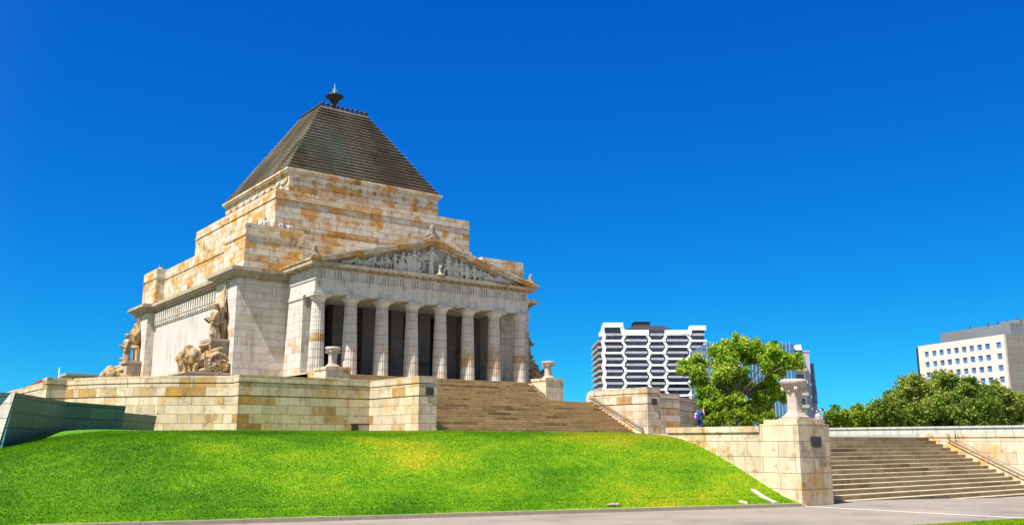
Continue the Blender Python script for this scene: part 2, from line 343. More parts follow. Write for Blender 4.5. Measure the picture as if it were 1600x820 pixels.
def sculpt(name, prims, voxel, mat, parent=None, xf=None, extra=None):
    o = blob_mb(prims, xf).build(name, mat, parent)
    md = o.modifiers.new('r', 'REMESH'); md.mode = 'VOXEL'; md.voxel_size = voxel; md.use_smooth_shade = True
    bpy.context.view_layer.update()
    me = bpy.data.meshes.new_from_object(o.evaluated_get(bpy.context.evaluated_depsgraph_get()))
    old = o.data; o.modifiers.clear(); o.data = me; bpy.data.meshes.remove(old); me.name = name
    if not me.materials: me.materials.append(mat)
    if not me.uv_layers: boxuv(me, WL(parent))
    if extra:
        bm = bmesh.new(); bm.from_mesh(me); off = WL(parent)
        e = blob_mb(extra, xf); base = [bm.verts.new(Vector(v)-off) for v in e.v]
        for f in e.f: bm.faces.new([base[i] for i in f]).smooth = True
        bm.to_mesh(me); bm.free()
    return o

# ------------------------------------------------------------------ setting: ground, road, lawn, terrace
def sheet(name, poly, mat, zf=0, kind='structure'):
    m = MB(); m.add([(x, y, zf(x, y) if callable(zf) else zf) for x, y in poly], [tuple(range(len(poly)))]); o = m.build(name, mat); return tag(o, kind=kind)
def smooth(a): a = min(1, max(0, a)); return a*a*(3-2*a)
def kerbY(x): return 18.05+.292*(24.85-x)
TP = np.array([0, .57, 1.14, 1.74, 2.36, 3.15, 3.7, 4.3, 5.0, 5.8, 8, 20, 200.]); ZP = np.array([.1, .27, .55, .87, 1.18, 1.55, 1.78, 2.0, 2.15, 2.24, 2.32, 2.44, 2.44])
TT = np.linspace(0, 30, 1200); ZZ = np.convolve(np.pad(np.interp(TT, TP, ZP), 24, mode='edge'), np.ones(49)/49, 'valid')
ZZ[:24] = np.interp(TT[:24], TP, ZP)
def roadz(x): return -.23*smooth((x-27)/13)
def lawnz(x, y):
    t = (y-kerbY(x))*.96; z = float(np.interp(t, TT, ZZ))
    k = 1-.36*smooth((7.8-x)/5.5)*smooth(1-(t-14)/12)
    und = .03*math.sin(x*.9+1)*math.sin(t*.7)+.03*math.sin(x*.37+y*.5)
    return .1+(z-.1)*k+und*smooth(t/2)*smooth((24.6-x)/2+.15)
tag(sheet('ground', [(-5000, -5000), (5000, -5000), (5000, 5000), (-5000, 5000)], plain('far_ground', (.07, .085, .045), .95, .1, vscale=.02), -.5), kind='structure')
m = MB(); xs = list(np.linspace(-60, 27, 30))+list(np.linspace(28, 40, 25))+list(np.linspace(42, 120, 20)); ys = [-40, 8, 14, 19.4, 24, 32, 42]
ys = [-40, -10, 10, 19.3]
vs = []; fs = []
for y in ys:
    for x in xs: vs.append((x, y if y < 19 else max(19.3, kerbY(x)+.05), roadz(x)))
n = len(xs)
for j in range(len(ys)-1):
    for i in range(n-1): fs.append((j*n+i, j*n+i+1, (j+1)*n+i+1, (j+1)*n+i))
tag(m.add(vs, fs).build('road', M['asphalt']), kind='structure')
# lawn height field
xs = np.concatenate([np.arange(-45, -2, 1.5), np.arange(-2, 24.6, .3), [24.85]]); ts = np.concatenate([np.arange(0, 9, .18), np.arange(9, 26, 1.0), np.arange(26, 110, 6)])
m = MB(); vs = []; fs = []
for t in ts:
    for x in xs: y = kerbY(x)+t/.96; vs.append((x, y, lawnz(x, y)))
n = len(xs)
for j in range(len(ts)-1):
    for i in range(n-1): fs.append((j*n+i, j*n+i+1, (j+1)*n+i+1, (j+1)*n+i))
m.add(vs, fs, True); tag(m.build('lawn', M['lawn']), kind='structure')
# lawn on the far side of the steps and the tip of grass by the photographer's side of the road
m = MB(); vs = []; fs = []; prof = [(17.3, -.2), (18.5, .4), (20, 1.2), (21.5, 1.85), (23, 2.15), (24.3, 2.2)]
for i, (y, z) in enumerate(prof): vs += [(43.6, y, z), (110, y, z)]
for i in range(len(prof)-1): fs.append((2*i, 2*i+1, 2*i+3, 2*i+2))
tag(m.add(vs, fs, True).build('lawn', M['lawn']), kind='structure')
VERGE = [(20.75, 12.80), (22.2, 12.62), (23.65, 12.38), (26.1, 11.88), (29, 11.2), (34, 9.6), (30, 2), (20, 5), (17, 12)]
VERGE = [(20.8, 12.36), (22.2, 12.14), (23.65, 11.90), (26.1, 11.4), (29, 10.7), (36, 8.9), (33, 4), (25, 5), (16, 11)]
sheet('grass_verge', VERGE[::-1], M['lawn'], lambda x, y: roadz(x)+.012)
# terrace paving
sheet('terrace', [(24.87, 23.7), (44, 23.7), (120, 23.7), (120, 140), (24.87, 140)], M['paving'], lambda x, y: 2.19+.27*smooth((y-23.7)/18))
m = MB(); xs = [24.87, 43, 58, 80, 120]; ys = [23.72, 26, 29, 32, 35, 38, 41.5, 60, 140]
bpy.data.objects.remove(bpy.data.objects['terrace'])
m.add([(x, y, 2.19+.27*smooth((y-23.7)/18)) for y in ys for x in xs], [(j*5+i, j*5+i+1, (j+1)*5+i+1, (j+1)*5+i) for j in range(len(ys)-1) for i in range(4)])
tag(m.build('terrace', M['paving']), kind='structure')
# kerb, white line, pale strips in the lawn
m = MB(); d = Vector((1, -.292, 0)).normalized(); nrm = Vector((-d.y, d.x, 0)); p0 = Vector((24.8, kerbY(24.8)-.03, 0)); k = 0; a = 0.0
while a < 78:
    ln = 2.4; q0, q1 = p0-d*a, p0-d*(a+ln-.012)
    w = .14+random.uniform(-.008, .008)
    pts = [q0-nrm*w, q0, q1, q1-nrm*w]; zt = .105+random.uniform(-.006, .006)
    m.add([(p.x, p.y, -.02) for p in pts]+[(p.x, p.y, zt) for p in pts], [(0, 1, 2, 3), (7, 6, 5, 4), (0, 4, 5, 1), (1, 5, 6, 2), (2, 6, 7, 3), (3, 7, 4, 0)]); a += ln
tag(m.build('kerb', M['kerb']), kind='structure')
m = MB(); pl = [(24.95, 18.1), (25.2, 16), (25.45, 14), (25.75, 12.2), (26.0, 10), (26.3, 8)]
for (a, b), (c, e) in zip(pl, pl[1:]): m.add([(a-.06, b, .006), (a+.06, b, .006), (c+.06, e, .006), (c-.06, e, .006)], [(0, 1, 2, 3)])
tag(m.build('painted_line', M['white']), kind='structure')
def edging(name, a, b, w, label):
    a = Vector(a); b = Vector(b); d = (b-a).normalized(); q = Vector((-d.y, d.x))*w/2; m = MB(); vs = []; n = 8
    for i in range(n+1):
        p = a.lerp(b, i/n); z = lawnz(p.x, p.y)
        for s, dz in ((1, -.06), (1, .05), (-1, .05), (-1, -.06)): vs.append((p.x+q.x*s, p.y+q.y*s, z+dz))
    fs = [(4*i+k, 4*i+(k+1) % 4, 4*i+4+(k+1) % 4, 4*i+4+k) for i in range(n) for k in range(4)]+[(0, 1, 2, 3), (4*n+3, 4*n+2, 4*n+1, 4*n)]
    return tag(m.add(vs, fs).build(name, M['palestrip']), label, 'edging')

# ------------------------------------------------------------------ terrace walls and stairs
def coped(m, x0, x1, y0, y1, z0, z1, cope=.35, s2=None):
    e = .025; q = [z0]+([s2, s2+.06] if s2 else [])+[z1-cope-.06, z1-cope]
    for i, (za, zb2) in enumerate(zip(q, q[1:])):
        g = .10 if i % 2 else 0; m.box(x0+g, x1-g, y0+g, y1-g, za, zb2)
    m.box(x0-e, x1+e, y0-e, y1+e, z1-cope, z1)
    return m
def plaque(par, x0, x1, y, z0, z1):
    m = MB().box(x0, x1, y-.04, y+.02, z0, z1); m.box(x0+.05, x1-.05, y-.055, y-.03, z0+.05, z1-.05)
    for i in range(4): m.box(x0+.09, x1-.09, y-.062, y-.05, z1-.13-i*.075, z1-.10-i*.075)
    return m.build('plaque', M['plaque'], par)
def stairs(name, label, x0, x1, y0, z0, n, rise, tread, yend, zbot, extra=0, mat='steps'):
    # one solid flight climbing towards +Y, nosing slightly proud of each riser
    poly = [(y0-extra*tread, zbot)]; z = z0-extra*rise
    for i in range(-extra, n):
        y = y0+i*tread
        poly += [(y, z), (y, z+rise-.045), (y-.025, z+rise-.04), (y-.025, z+rise)]; z += rise
    poly += [(yend, z), (yend, zbot)]
    poly = [(p[0], p[1]) for p in poly]
    m = MB(); k = len(poly); vs = [(x0, y, zz) for y, zz in poly]+[(x1, y, zz) for y, zz in poly]
    fs = [(i, (i+1) % k, k+(i+1) % k, k+i) for i in range(k)]+[tuple(range(k)), tuple(range(k, 2*k))[::-1]]
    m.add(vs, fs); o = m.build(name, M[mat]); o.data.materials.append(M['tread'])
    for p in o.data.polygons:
        if p.normal.z > .9: p.material_index = 1  # upward faces get the palette with sunlight painted in
    return tag(o, label, 'stairs', 'flights of stone steps')
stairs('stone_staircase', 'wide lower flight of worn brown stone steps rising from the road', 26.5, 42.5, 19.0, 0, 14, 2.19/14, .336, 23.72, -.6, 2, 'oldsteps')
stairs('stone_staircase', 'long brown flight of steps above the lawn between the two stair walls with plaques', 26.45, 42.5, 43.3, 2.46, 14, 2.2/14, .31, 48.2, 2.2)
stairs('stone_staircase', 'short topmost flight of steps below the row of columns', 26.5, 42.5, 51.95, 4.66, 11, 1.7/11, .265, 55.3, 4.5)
# lower pedestal wall beside the lower steps
t = thing('pedestal_wall', (25.6, 18, 0), 'cream block wall beside the lower steps with a dark plaque on its square end', 'stone wall')
m = MB().box(24.85, 26.5, 17.95, 19.45, -.3, 2.56); m.box(24.85, 26.0, 19.45, 23.6, -.3, 2.30); m.box(24.80, 26.05, 19.46, 23.65, 2.30, 2.5)
m.box(24.95, 26.42, 18.04, 19.36, 2.56, 2.70); m.box(26.0, 26.499, 19.45, 23.6, -.3, 1.6)
m.build('wall', M['block'], t); plaque(t, 25.46, 25.98, 17.95, 1.84, 2.15)
t = thing('pedestal_wall', (43, 19, 0), 'sunlit pale wall sloping off to the right of the lower steps with a long bronze handrail', 'stone wall')
m = MB().box(42.5, 43.6, 17.5, 23.7, -.5, 2.2); m.box(42.46, 43.64, 17.46, 23.75, 2.2, 2.36); m.build('wall', M['block'], t)
# upper stair walls
t = thing('stair_wall', (25.9, 45, 2.4), 'sunlit stone wall end standing left of the long flight with a dark plaque facing the lawn', 'stone wall')
coped(MB(), 25.32, 26.45, 42.06, 47.6, 2.2, 5.45, .36, 4.36).build('wall', M['terrace'], t); plaque(t, 25.73, 26.22, 42.06, 4.45, 4.84)
t = thing('stair_wall', (43.1, 45, 2.4), 'sunlit stone wall right of the long flight with a rounded back end and a handrail', 'stone wall')
m = coped(MB(), 42.5, 43.68, 42.06, 47.3, 2.2, 5.45, .36, 4.36)
arc = [(47.3, 2.2), (48.0, 2.2), (48.0, 4.9), (47.93, 5.2), (47.75, 5.38), (47.5, 5.45), (47.3, 5.45)]
m.prism(arc, 42.5, 43.68, 0); m.build('wall', M['terrace'], t); plaque(t, 42.88, 43.34, 42.06, 4.33, 4.73)
# front and curved terrace walls
def front(x0, x1, label, vent=False):
    t = thing('terrace_wall', ((x0+x1)/2, 48, 2.4), label, 'stone wall')
    coped(MB(), x0, x1, 47.6, 48.4, 2.2, 5.5, .36, 4.36).build('wall', M['terrace'], t)
    if vent:
        m = MB().box(24.2, 24.62, 47.54, 47.62, 2.46, 2.95)
        for i in range(5): m.box(24.2, 24.62, 47.51, 47.55, 2.5+i*.09, 2.53+i*.09)
        m.box(24.16, 25.3, 47.53, 47.61, 2.95, 3.0)
        m.build('vent', M['plaque'], t)
front(17.5, 25.32, 'long grey shaded front wall left of the steps with a small black vent near its foot', True)
front(43.68, 51.5, 'short grey front wall right of the steps below the white building')
CURV = [(17.9, 48.4), (16.9, 49.4), (15.8, 50.25), (14.4, 51.3), (13.2, 52.85), (12.1, 54.4), (11.2, 56.2), (10.9, 57.2), (10.5, 59), (10.4, 62), (10.4, 74), (10.6, 84), (11.5, 90), (14, 96)]
CURVR = [(69-x, y) for x, y in ((51.1, 48.4), (53.2, 49.3), (55.6, 50.9), (58.3, 52.4), (60.6, 54), (62.2, 57), (62.8, 61), (62.8, 74), (62.4, 84), (60, 92))]
def curved(mirror, label):
    f = (lambda x: 69-x) if mirror else (lambda x: x)
    t = thing('terrace_wall', (f(14), 51.5, 2.4), label, 'stone wall'); P = [Vector((x, y)) for x, y in (CURV if not mirror else CURVR)]
    def strip(m, out, z0, z1, th=.7):
        n = len(P); A, B = [], []
        for i in range(n):
            d = (P[min(i+1, n-1)]-P[max(i-1, 0)]).normalized(); q = Vector((-d.y, d.x))   # outward is to the left/front
            q = -q if q.x > 0 else q
            A.append(P[i]+q*out); B.append(P[i]-q*th)
        vs = []
        for a, b in zip(A, B): vs += [(f(a.x), a.y, z0), (f(a.x), a.y, z1), (f(b.x), b.y, z1), (f(b.x), b.y, z0)]
        fs = [(4*i+k, 4*i+(k+1) % 4, 4*i+4+(k+1) % 4, 4*i+4+k) for i in range(n-1) for k in range(4)]+[(0, 1, 2, 3), (4*n-1, 4*n-2, 4*n-3, 4*n-4)]
        m.add(vs, fs)
    m = MB(); strip(m, 0, 2.2, 4.36); strip(m, -.10, 4.36, 4.42); strip(m, 0, 4.42, 5.08); strip(m, -.10, 5.08, 5.14); strip(m, .025, 5.14, 5.5, .75); m.build('wall', M['terrace'], t)
    if mirror: return
    x0, x1 = sorted((f(9.9), f(11.1)))
    coped(MB(), x0, x1, 57.2, 58.5, 2.2, 5.56, .36, 4.36).build('corner_pier', M['terrace'], t)
FL = [(x+.35, y+.1) for x, y in CURV[1:]]; FL = [(43.6, 48.1), (43.6, 48.3)][:0]+FL[::-1]
tag(MB().prism([(25.3, 48.15), (43.7, 48.15)]+[(69-x, y) for x, y in FL[::-1]]+FL, 4.0, 4.66).build('terrace_floor', M['paving']), kind='structure')
curved(False, 'sunlit curved stone wall sweeping round the left of the memorial with a shaded pier at its far end')
curved(True, 'greenish shaded curved stone wall behind the person with the backpack')
# pedestals beside the topmost flight
for mir, lab in ((0, 'stone pedestal left of the topmost steps in front of the leftmost columns'), (1, 'pale stone pedestal right of the topmost steps standing against blue sky')):
    f = (lambda a, b: (a, b)) if not mir else (lambda a, b: (69-b, 69-a))
    t = thing('pedestal_wall', ((25.65 if not mir else 43.35), 53.3, 4.66), lab, 'stone wall')
    m = MB().box(*f(24.8, 26.5), 52.5, 54.2, 4.6, 6.42); m.box(*f(24.75, 26.55), 52.45, 54.25, 6.42, 6.6); m.box(*f(24.8, 26.2), 54.2, 60.5, 4.6, 6.3); m.box(*f(25.4, 26.499), 54.2, 56, 4.6, 6.1)
    m.build('wall', M['block'], t)
    if mir: plaque(t, 43.05, 43.05, 52.5, 5.2, 5.2) if False else None
def rail(pts, label, wall=.0, mat='rail', double=False):
    t = thing('handrail', pts[0], label, 'handrail'); m = MB(); m.tube(pts, .028); 
    if double: m.tube([(x, y, z-.17) for x, y, z in pts], .022)
    m.build('rail', M[mat], t); n = 4; P = [Vector(p) for p in pts]; L = len(P)-1
    for i in range(n):
        s = (i+.5)/n*L; k = min(int(s), L-1); p = P[k].lerp(P[k+1], s-k)
        MB().tube([(p.x, p.y, p.z-(.17 if double else 0)), (p.x+.05, p.y, p.z-.1-(.1 if double else 0)), (p.x+wall, p.y, p.z-.1-(.1 if double else 0))], .014, 6).build('bracket', M[mat], t)
rail([(42.4, 47.6, 5.08), (42.4, 47.4, 5.02), (42.4, 42.5, 2.86), (42.4, 42.4, 2.66)], 'slim double handrail fixed along the sunlit wall right of the long flight', .12, 'rail', True)
rail([(42.4, 54.3, 6.35), (42.4, 54.1, 6.27), (42.4, 52.55, 5.42), (42.4, 52.5, 5.25)], 'small dark handrail on the pedestal wall under the small urn at the right', .12, 'rail', True)
rail([(42.38, 22.4, 2.32), (42.38, 22.2, 2.2), (42.38, 19.0, .62), (42.38, 17.6, -.05)], 'long bronze handrail along the pale wall at the right edge', .14, 'railpale', True)
b = MB().tube([(42.4, 22.0, 2.0), (42.4, 22.0, 2.62)], .016, 6); o = b.build('rail_post', M['rail'], bpy.data.objects['handrail.002'])
def spans(mb, name, mat, lab, cat): return tag(mb.build(name, mat), lab, cat)
spans(boxes([(57.75, 58.4, -5, 42, 1.6, 2.83), (57.68, 58.47, -5.05, 42.05, 2.83, 2.95)]), 'parapet_wall', M['lowwall'], 'long low pale grey green wall in front of the olive trees at the right', 'stone wall')
# green granite wall leaning at the left
def leaning():
    t = thing('granite_wall', (5, 33, 1.5), 'dark teal granite wall with leaning faces at the left edge of the lawn', 'stone wall')
    top = [Vector(p) for p in ((4.73, 32.3, 3.5), (7.45, 38.6, 3.5), (10.44, 41.85, 3.5))]
    end = [Vector((8.9, 35.9, 3.02)), Vector((10.85, 38.2, 2.98))]
    def seg(a, b, z1, z0, lean, th, m):
        d = (b-a).normalized(); q = Vector((d.y, -d.x, 0)).normalized()
        A0, B0 = a+q*lean, b+q*lean
        vs = []
        for p, l in ((a, 0), (b, 0)):
            vs += [(p.x, p.y, z1), (p.x-q.x*th, p.y-q.y*th, z1), (p.x-q.x*th, p.y-q.y*th, z0), (p.x+q.x*lean-d.x*.35, p.y+q.y*lean-d.y*.35, z0)]
        m.add(vs, [(0, 1, 2, 3), (7, 6, 5, 4), (0, 4, 5, 1), (1, 5, 6, 2), (2, 6, 7, 3), (3, 7, 4, 0)])
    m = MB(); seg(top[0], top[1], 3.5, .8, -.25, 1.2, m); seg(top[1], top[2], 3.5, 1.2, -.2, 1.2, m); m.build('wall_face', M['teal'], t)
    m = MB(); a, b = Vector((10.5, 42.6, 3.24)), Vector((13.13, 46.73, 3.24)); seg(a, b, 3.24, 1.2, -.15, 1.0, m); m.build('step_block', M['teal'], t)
    # return face running off to the left, sunlight painted in as paler granite
    d = Vector((-.8, .6, 0)); a = top[0]+Vector((-.02, -.02, 0)); m = MB(); e = a+d*9; q = Vector((.6, .8, 0))
    bl = Vector((-.33, .2, 0))
    vs = [(a.x, a.y, 3.5), (e.x, e.y, 3.5), (e.x+q.x, e.y+q.y, 3.5), (a.x+q.x*1.0-.35, a.y+q.y*1.0, 3.5), (a.x-.55, a.y-.12, .7), (e.x-.4, e.y-.3, .7), (e.x+q.x, e.y+q.y, .7), (a.x+q.x-.6, a.y+q.y, .7)]
    m.add(vs, [(0, 1, 2, 3), (4, 5, 6, 7), (0, 1, 5, 4), (1, 2, 6, 5), (2, 3, 7, 6), (3, 0, 4, 7)])
    m.build('end_face', stone('painted_sunlit_granite', [(0, (.46, .44, .39)), (1, (.54, .51, .45))], 1.2, .45, .7, .4, -.1, stain=0), t)
leaning()

# ------------------------------------------------------------------ the memorial
XC, YM = 34.5, 73.5
SH = thing('stone_memorial', (XC, YM, 4.66), 'huge stepped stone memorial with a columned portico and a dark stepped pyramid roof', 'memorial')
def mx(x0, x1): return (2*XC-x1, 2*XC-x0)
def ring(m, x0, x1, y0, y1, prof):
    for z0, z1, o in prof: m.box(x0-o, x1+o, y0-o, y1+o, z0, z1)
YR0, YR1 = 82.5, 86.5
WX0, WX1, WY0, WY1 = 21.75, 25.95, 60.65, 64.8
m = MB().box(20.6, 48.4, 60.3, 88, 4.66, 6.3); m.box(24.8, 44.2, 55.2, 60.3, 4.66, 6.395)
m.build('platform', M['block'], SH)
m = MB(); wings = [(WX0, WX1, WY0, WY1), (*mx(WX0, WX1), WY0, WY1), (WX0, WX1, YR0, YR1), (*mx(WX0, WX1), YR0, YR1)]
for w in wings: m.box(*w, 6.3, 13.4)
m.box(22.5, 46.5, 64.0, 84, 6.3, 13.38); m.box(25.95, 43.05, 60.7, 64.0, 11.95, 13.39); m.box(25.95, 43.05, 84, 86, 6.3, 13.39)
for a, b in ((25.95, 28.3), mx(25.95, 28.3)): m.box(a, b, 60.72, 64.0, 6.3, 11.95)
m.build('wall', M['wing'], SH); MB().box(22.43, 22.6, 64.81, 82.49, 6.3, 13.2).build('side_wall', M['side'], SH)
# cornice of the main body (lit top surfaces, deep overhang)
prof = [(13.02, 13.12, .10), (13.22, 13.44, .22), (13.44, 13.56, .5), (13.56, 13.74, .62), (13.74, 13.86, .5)]
m = MB()
for w in wings: ring(m, *w, prof)
pr2 = [(z0-.003, z1-.003, o) for z0, z1, o in prof]
ring(m, 22.5, 46.5, 64.5, 83, pr2)
m.build('cornice', M['trim'], SH)
# side frieze with dentils and scallops
m = MB(); y = 65.0
while y < 82.3:
    m.box(22.24, 22.45, y, y+.3, 12.2, 12.98); m.box(22.34, 22.51, y+.06, y+.1, 12.2, 12.98) if 0 else None
    m.prism([(y-.12+.24*math.cos(a)+.27, 12.2+.26*math.sin(a)) for a in np.linspace(PI, 2*PI, 9)], 22.29, 22.44, 0)
    y += .56
m.box(22.36, 22.44, 64.85, 82.4, 11.86, 11.93); m.build('side_frieze', M['wing'], SH)
# porch: square piers and a dark sheet behind
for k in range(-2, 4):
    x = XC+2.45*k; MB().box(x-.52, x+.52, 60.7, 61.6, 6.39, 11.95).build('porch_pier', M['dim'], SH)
m = MB().box(28.3, 40.7, 63.7, 64.02, 6.39, 11.95); m.build('recess_shade_sheet', M['bronze'], SH)  # dark sheet standing in for the black shade of the recess
m = MB().box(36.42, 37.42, 60.64, 60.72, 7.72, 8.05); m.build('porch_plaque', M['plaque'], SH)
# antae at the sides of the porch
for mir in (0, 1):
    f = (lambda a, b: mx(a, b)) if mir else (lambda a, b: (a, b))
    m = MB().box(*f(25.42, 26.75), 57.85, 60.66, 6.39, 11.62); m.box(*f(25.36, 26.81), 57.79, 60.655, 11.62, 11.86); m.build('anta', M['wing'], SH)
# columns
def flute(a, z): return 1-.055*abs(math.sin(10*a))**.6*1.0
STN = {0: {4: 1.0}, 5: {2: .8, 3: .5}, 6: {1: .5, 2: 1.0, 3: .8, 4: .4}, 7: {3: .9, 2: .4}, 1: {}, 4: {0: .5}}
for i in range(8):
    cx = 25.93+i*2.449; cy = 56.5; m = MB(); nd = 9; z0, z1 = 6.39, 11.28; prof = []
    for k in range(nd+1):
        t = k/nd; r = .55-.125*t**1.25; z = z0+(z1-z0)*t
        if 0 < k < nd: prof += [(r, z-.012), (r-.02, z-.01), (r-.02, z+.01), (r, z+.012)]
        else: prof.append((r, z))
    m.lathe(prof, cx, cy, 120, False, lambda a, z: 1-.075*(1-abs(math.cos(10*a)))); col = m.build('column', M['column'], SH)
    at = col.data.attributes.new('stain', 'FLOAT', 'FACE'); st = STN.get(i, {})
    at.data.foreach_set('value', [st.get(min(nd-1, int((p.center.z+4.66-z0)/(z1-z0)*nd)), 0.0) for p in col.data.polygons])
    c = MB(); c.lathe([(.43, 11.28), (.45, 11.30), (.45, 11.33), (.44, 11.36), (.52, 11.47), (.60, 11.58), (.62, 11.63)], cx, cy, 48)
    c.box(cx-.64, cx+.64, cy-.64, cy+.64, 11.63, 11.86); c.build('capital', M['column'], col)
# entablature
EX0, EX1, EY0 = 25.42, 43.58, 55.98
ent = MB().box(EX0, EX1, EY0, 60.69, 11.86, 12.74).build('architrave', M['arch'], SH)
MB().box(EX0-.06, EX1+.06, EY0-.06, 60.68, 12.74, 12.83).build('taenia', M['arch'], ent)
fr = MB().box(EX0+.03, EX1-.03, EY0+.03, 60.68, 12.83, 13.5).build('frieze', M['arch'], SH)
def trig(m, x, y, ax):
    for d in (-.21, 0, .21):
        if ax == 0: m.prism([(x+d-.09, y+.05), (x+d-.05, y-.11), (x+d+.05, y-.11), (x+d+.09, y+.05)], 12.83, 13.44, 2)
        else: m.prism([(y+.05, x+d-.085), (y-.07, x+d-.045), (y-.07, x+d+.045), (y+.05, x+d+.085)][::-1], 12.83, 13.44, 2)
    if ax == 0: m.box(x-.32, x+.32, y-.09, y+.04, 13.40, 13.5); m.box(x-.31, x+.31, y-.085, y+.02, 12.66, 12.735)
    else: m.box(y-.09, y+.04, x-.32, x+.32, 13.40, 13.5)
for i in range(15): q = MB(); trig(q, 25.93+i*2.449/2, EY0+.03, 0); q.build('triglyph', M['arch'], fr)
for yy in (56.6, 57.8, 59.0, 60.1): q = MB(); trig(q, yy, EX0+.03, 1); q.build('triglyph', M['arch'], fr)
m = MB()
for z0, z1, o in [(13.5, 13.6, .12), (13.6, 13.68, .25), (13.68, 13.86, .55), (13.86, 13.95, .48)]: m.box(EX0-o, EX1+o, EY0-o, 60.6, z0, z1)
for i in range(29): x = 25.93+i*2.449/4; m.box(x-.2, x+.2, EY0-.45, EY0-.05, 13.6, 13.675)
m.build('portico_cornice', M['trim'], SH)
# pediment: raking cornices, tympanum, gable roof
AX, AZ, BX, BZ = XC, 16.62, EX0-.6, 14.1
ped = MB().add([(BX+.4, EY0+.05, 13.95), (2*XC-BX-.4, EY0+.05, 13.95), (AX, EY0+.05, AZ-.2), (BX+.4, 63.9, 13.95), (2*XC-BX-.4, 63.9, 13.95), (AX, 63.9, AZ-.2)],
               [(0, 1, 2), (5, 4, 3), (0, 2, 5, 3), (2, 1, 4, 5), (1, 0, 3, 4)]).build('pediment', M['tympanum'], SH)
for s in (1, -1):
    X = lambda x: x if s == 1 else 2*XC-x
    dx, dz = AX-BX, AZ-BZ; L = math.hypot(dx, dz); nx, nz = -dz/L, dx/L
    def layer(m, t0, t1, yf, yb, e0=0.0):
        a = (BX-e0, BZ-dz/dx*e0); p = [(a[0]+nx*t0, a[1]+nz*t0), (AX, AZ+t0*L/dx), (AX, AZ+t1*L/dx), (a[0]+nx*t1, a[1]+nz*t1)]
        m.add([(X(q[0]), yf, q[1]) for q in p]+[(X(q[0]), yb, q[1]) for q in p], [(0, 1, 2, 3), (7, 6, 5, 4), (0, 4, 5, 1), (1, 5, 6, 2), (2, 6, 7, 3), (3, 7, 4, 0)])
    m = MB(); layer(m, -.52, -.38, EY0-.1, 63.8); layer(m, -.38, -.12, EY0-.52, 63.81); layer(m, -.12, 0.0, EY0-.62, 63.82, .05)
    n = 7
    m.build('raking_cornice', M['upper'], SH)
# pediment relief: a crowd of carved figures lying, kneeling and standing towards the middle
P = []; yf = EY0+.02
def fig(x, z0, h, lean=0, arm=0):
    s = h/1.75; y = yf-random.uniform(.12, .26)
    P.append(('c', (x-.09*s, y, z0), (x-.05*s, y, z0+.8*s), .09*s, .12*s)); P.append(('c', (x+.12*s, y, z0), (x+.05*s, y, z0+.8*s), .09*s, .12*s))
    P.append(('c', (x, y-.02, z0+.8*s), (x+lean*.5, y-.04, z0+1.38*s), .17*s, .2*s)); P.append(('s', (x+lean*.65, y-.08, z0+1.65*s), .125*s))
    P.append(('c', (x+lean*.5-.2*s, y-.05, z0+1.38*s), (x-.35*s-arm*.3, y-.12, z0+1.0*s+arm*.5), .07*s, .055*s)); P.append(('c', (x+lean*.5+.2*s, y-.05, z0+1.38*s), (x+.4*s+arm*.2, y-.12, z0+1.05*s-arm*.2), .07*s, .055*s))
zb = 13.95
def lay(x, h, d):
    y = yf-.12; P.append(('c', (x, y, zb+.16), (x+d*h*.45, y, zb+.2), .12, .16)); P.append(('c', (x+d*h*.45, y, zb+.2), (x+d*h*.75, y-.03, zb+.42), .17, .17)); P.append(('s', (x+d*h*.86, y-.06, zb+.62), .12)); P.append(('c', (x+d*h*.7, y-.08, zb+.4), (x+d*h*.8, y-.15, zb+.1), .06, .06))
for d in (-1, 1):
    lay(XC+d*7.2, 1.2, -d); lay(XC+d*6.1, 1.2, -d); lay(XC+d*5.2, 1.1, d)
    o = 1.5; k = 0
    while o < 5.2:
        h = (1-o/8.9)*2.15-.12; fig(XC+d*o, zb, h*(.93 if k % 2 else 1.0), d*random.uniform(-.3, .2), random.choice((-.6, .1, .6))); o += .50+.12*(k % 2); k += 1
for d in (-1, 1):      # kneeling and turning figures overlapping the standing row, cloaks between them
    for o in (1.15, 1.75, 2.35, 2.9, 3.45, 4.1, 4.75, 5.5):
        h = (1-o/8.9)*1.25; fig(XC+d*(o+random.uniform(-.1, .1)), zb, h, random.uniform(-.6, .6), random.choice((-.9, .3, .9)))
        x0 = XC+d*o; z1_ = (1-o/8.9)*1.75
        for q_ in range(3):
            u_ = random.uniform(-.3, .3); P.append(('c', (x0+u_, yf-.08, zb+z1_*random.uniform(.55, .8)), (x0+u_+random.uniform(-.45, .45), yf-.16, zb+z1_*random.uniform(.1, .5)), .11, .07))
fig(XC-.1, zb+.1, 2.0, 0, .4)
for a in np.linspace(.3, 2.9, 12): P.append(('c', (XC-.1+.35*math.cos(a), yf-.06, 15.0+.2*math.sin(a)), (XC-.1+1.0*math.cos(a), yf-.06, 15.0+1.0*math.sin(a)), .08, .05))
for a in np.linspace(0, 2*PI, 18): P.append(('s', (XC-1.15+.52*math.cos(a), yf-.08, 14.62+.5*math.sin(a)), .10))
P.append(('s', (XC-1.15, yf-.05, 14.6), (.3, .16, .4)))
for k in range(70):
    x = XC+random.uniform(-6.8, 6.8); hmax = (1-abs(x-XC)/8.6)*1.9; P.append(('s', (x, yf-.03, zb+random.uniform(.05, max(.1, hmax))), (random.uniform(.06, .2), random.uniform(.06, .14), random.uniform(.06, .22))))
sculpt('relief', P, .04, M['relief'], ped)
P = [('s', (35.05, yf-.46, 14.55), (.12, .12, .16)), ('c', (35.05, yf-.38, 13.98), (35.05, yf-.38, 14.35), .17, .15), ('s', (34.93, yf-.45, 14.72), (.05, .05, .1)), ('s', (35.17, yf-.45, 14.72), (.05, .05, .1)), ('s', (35.05, yf-.45, 14.0), (.34, .3, .1))]
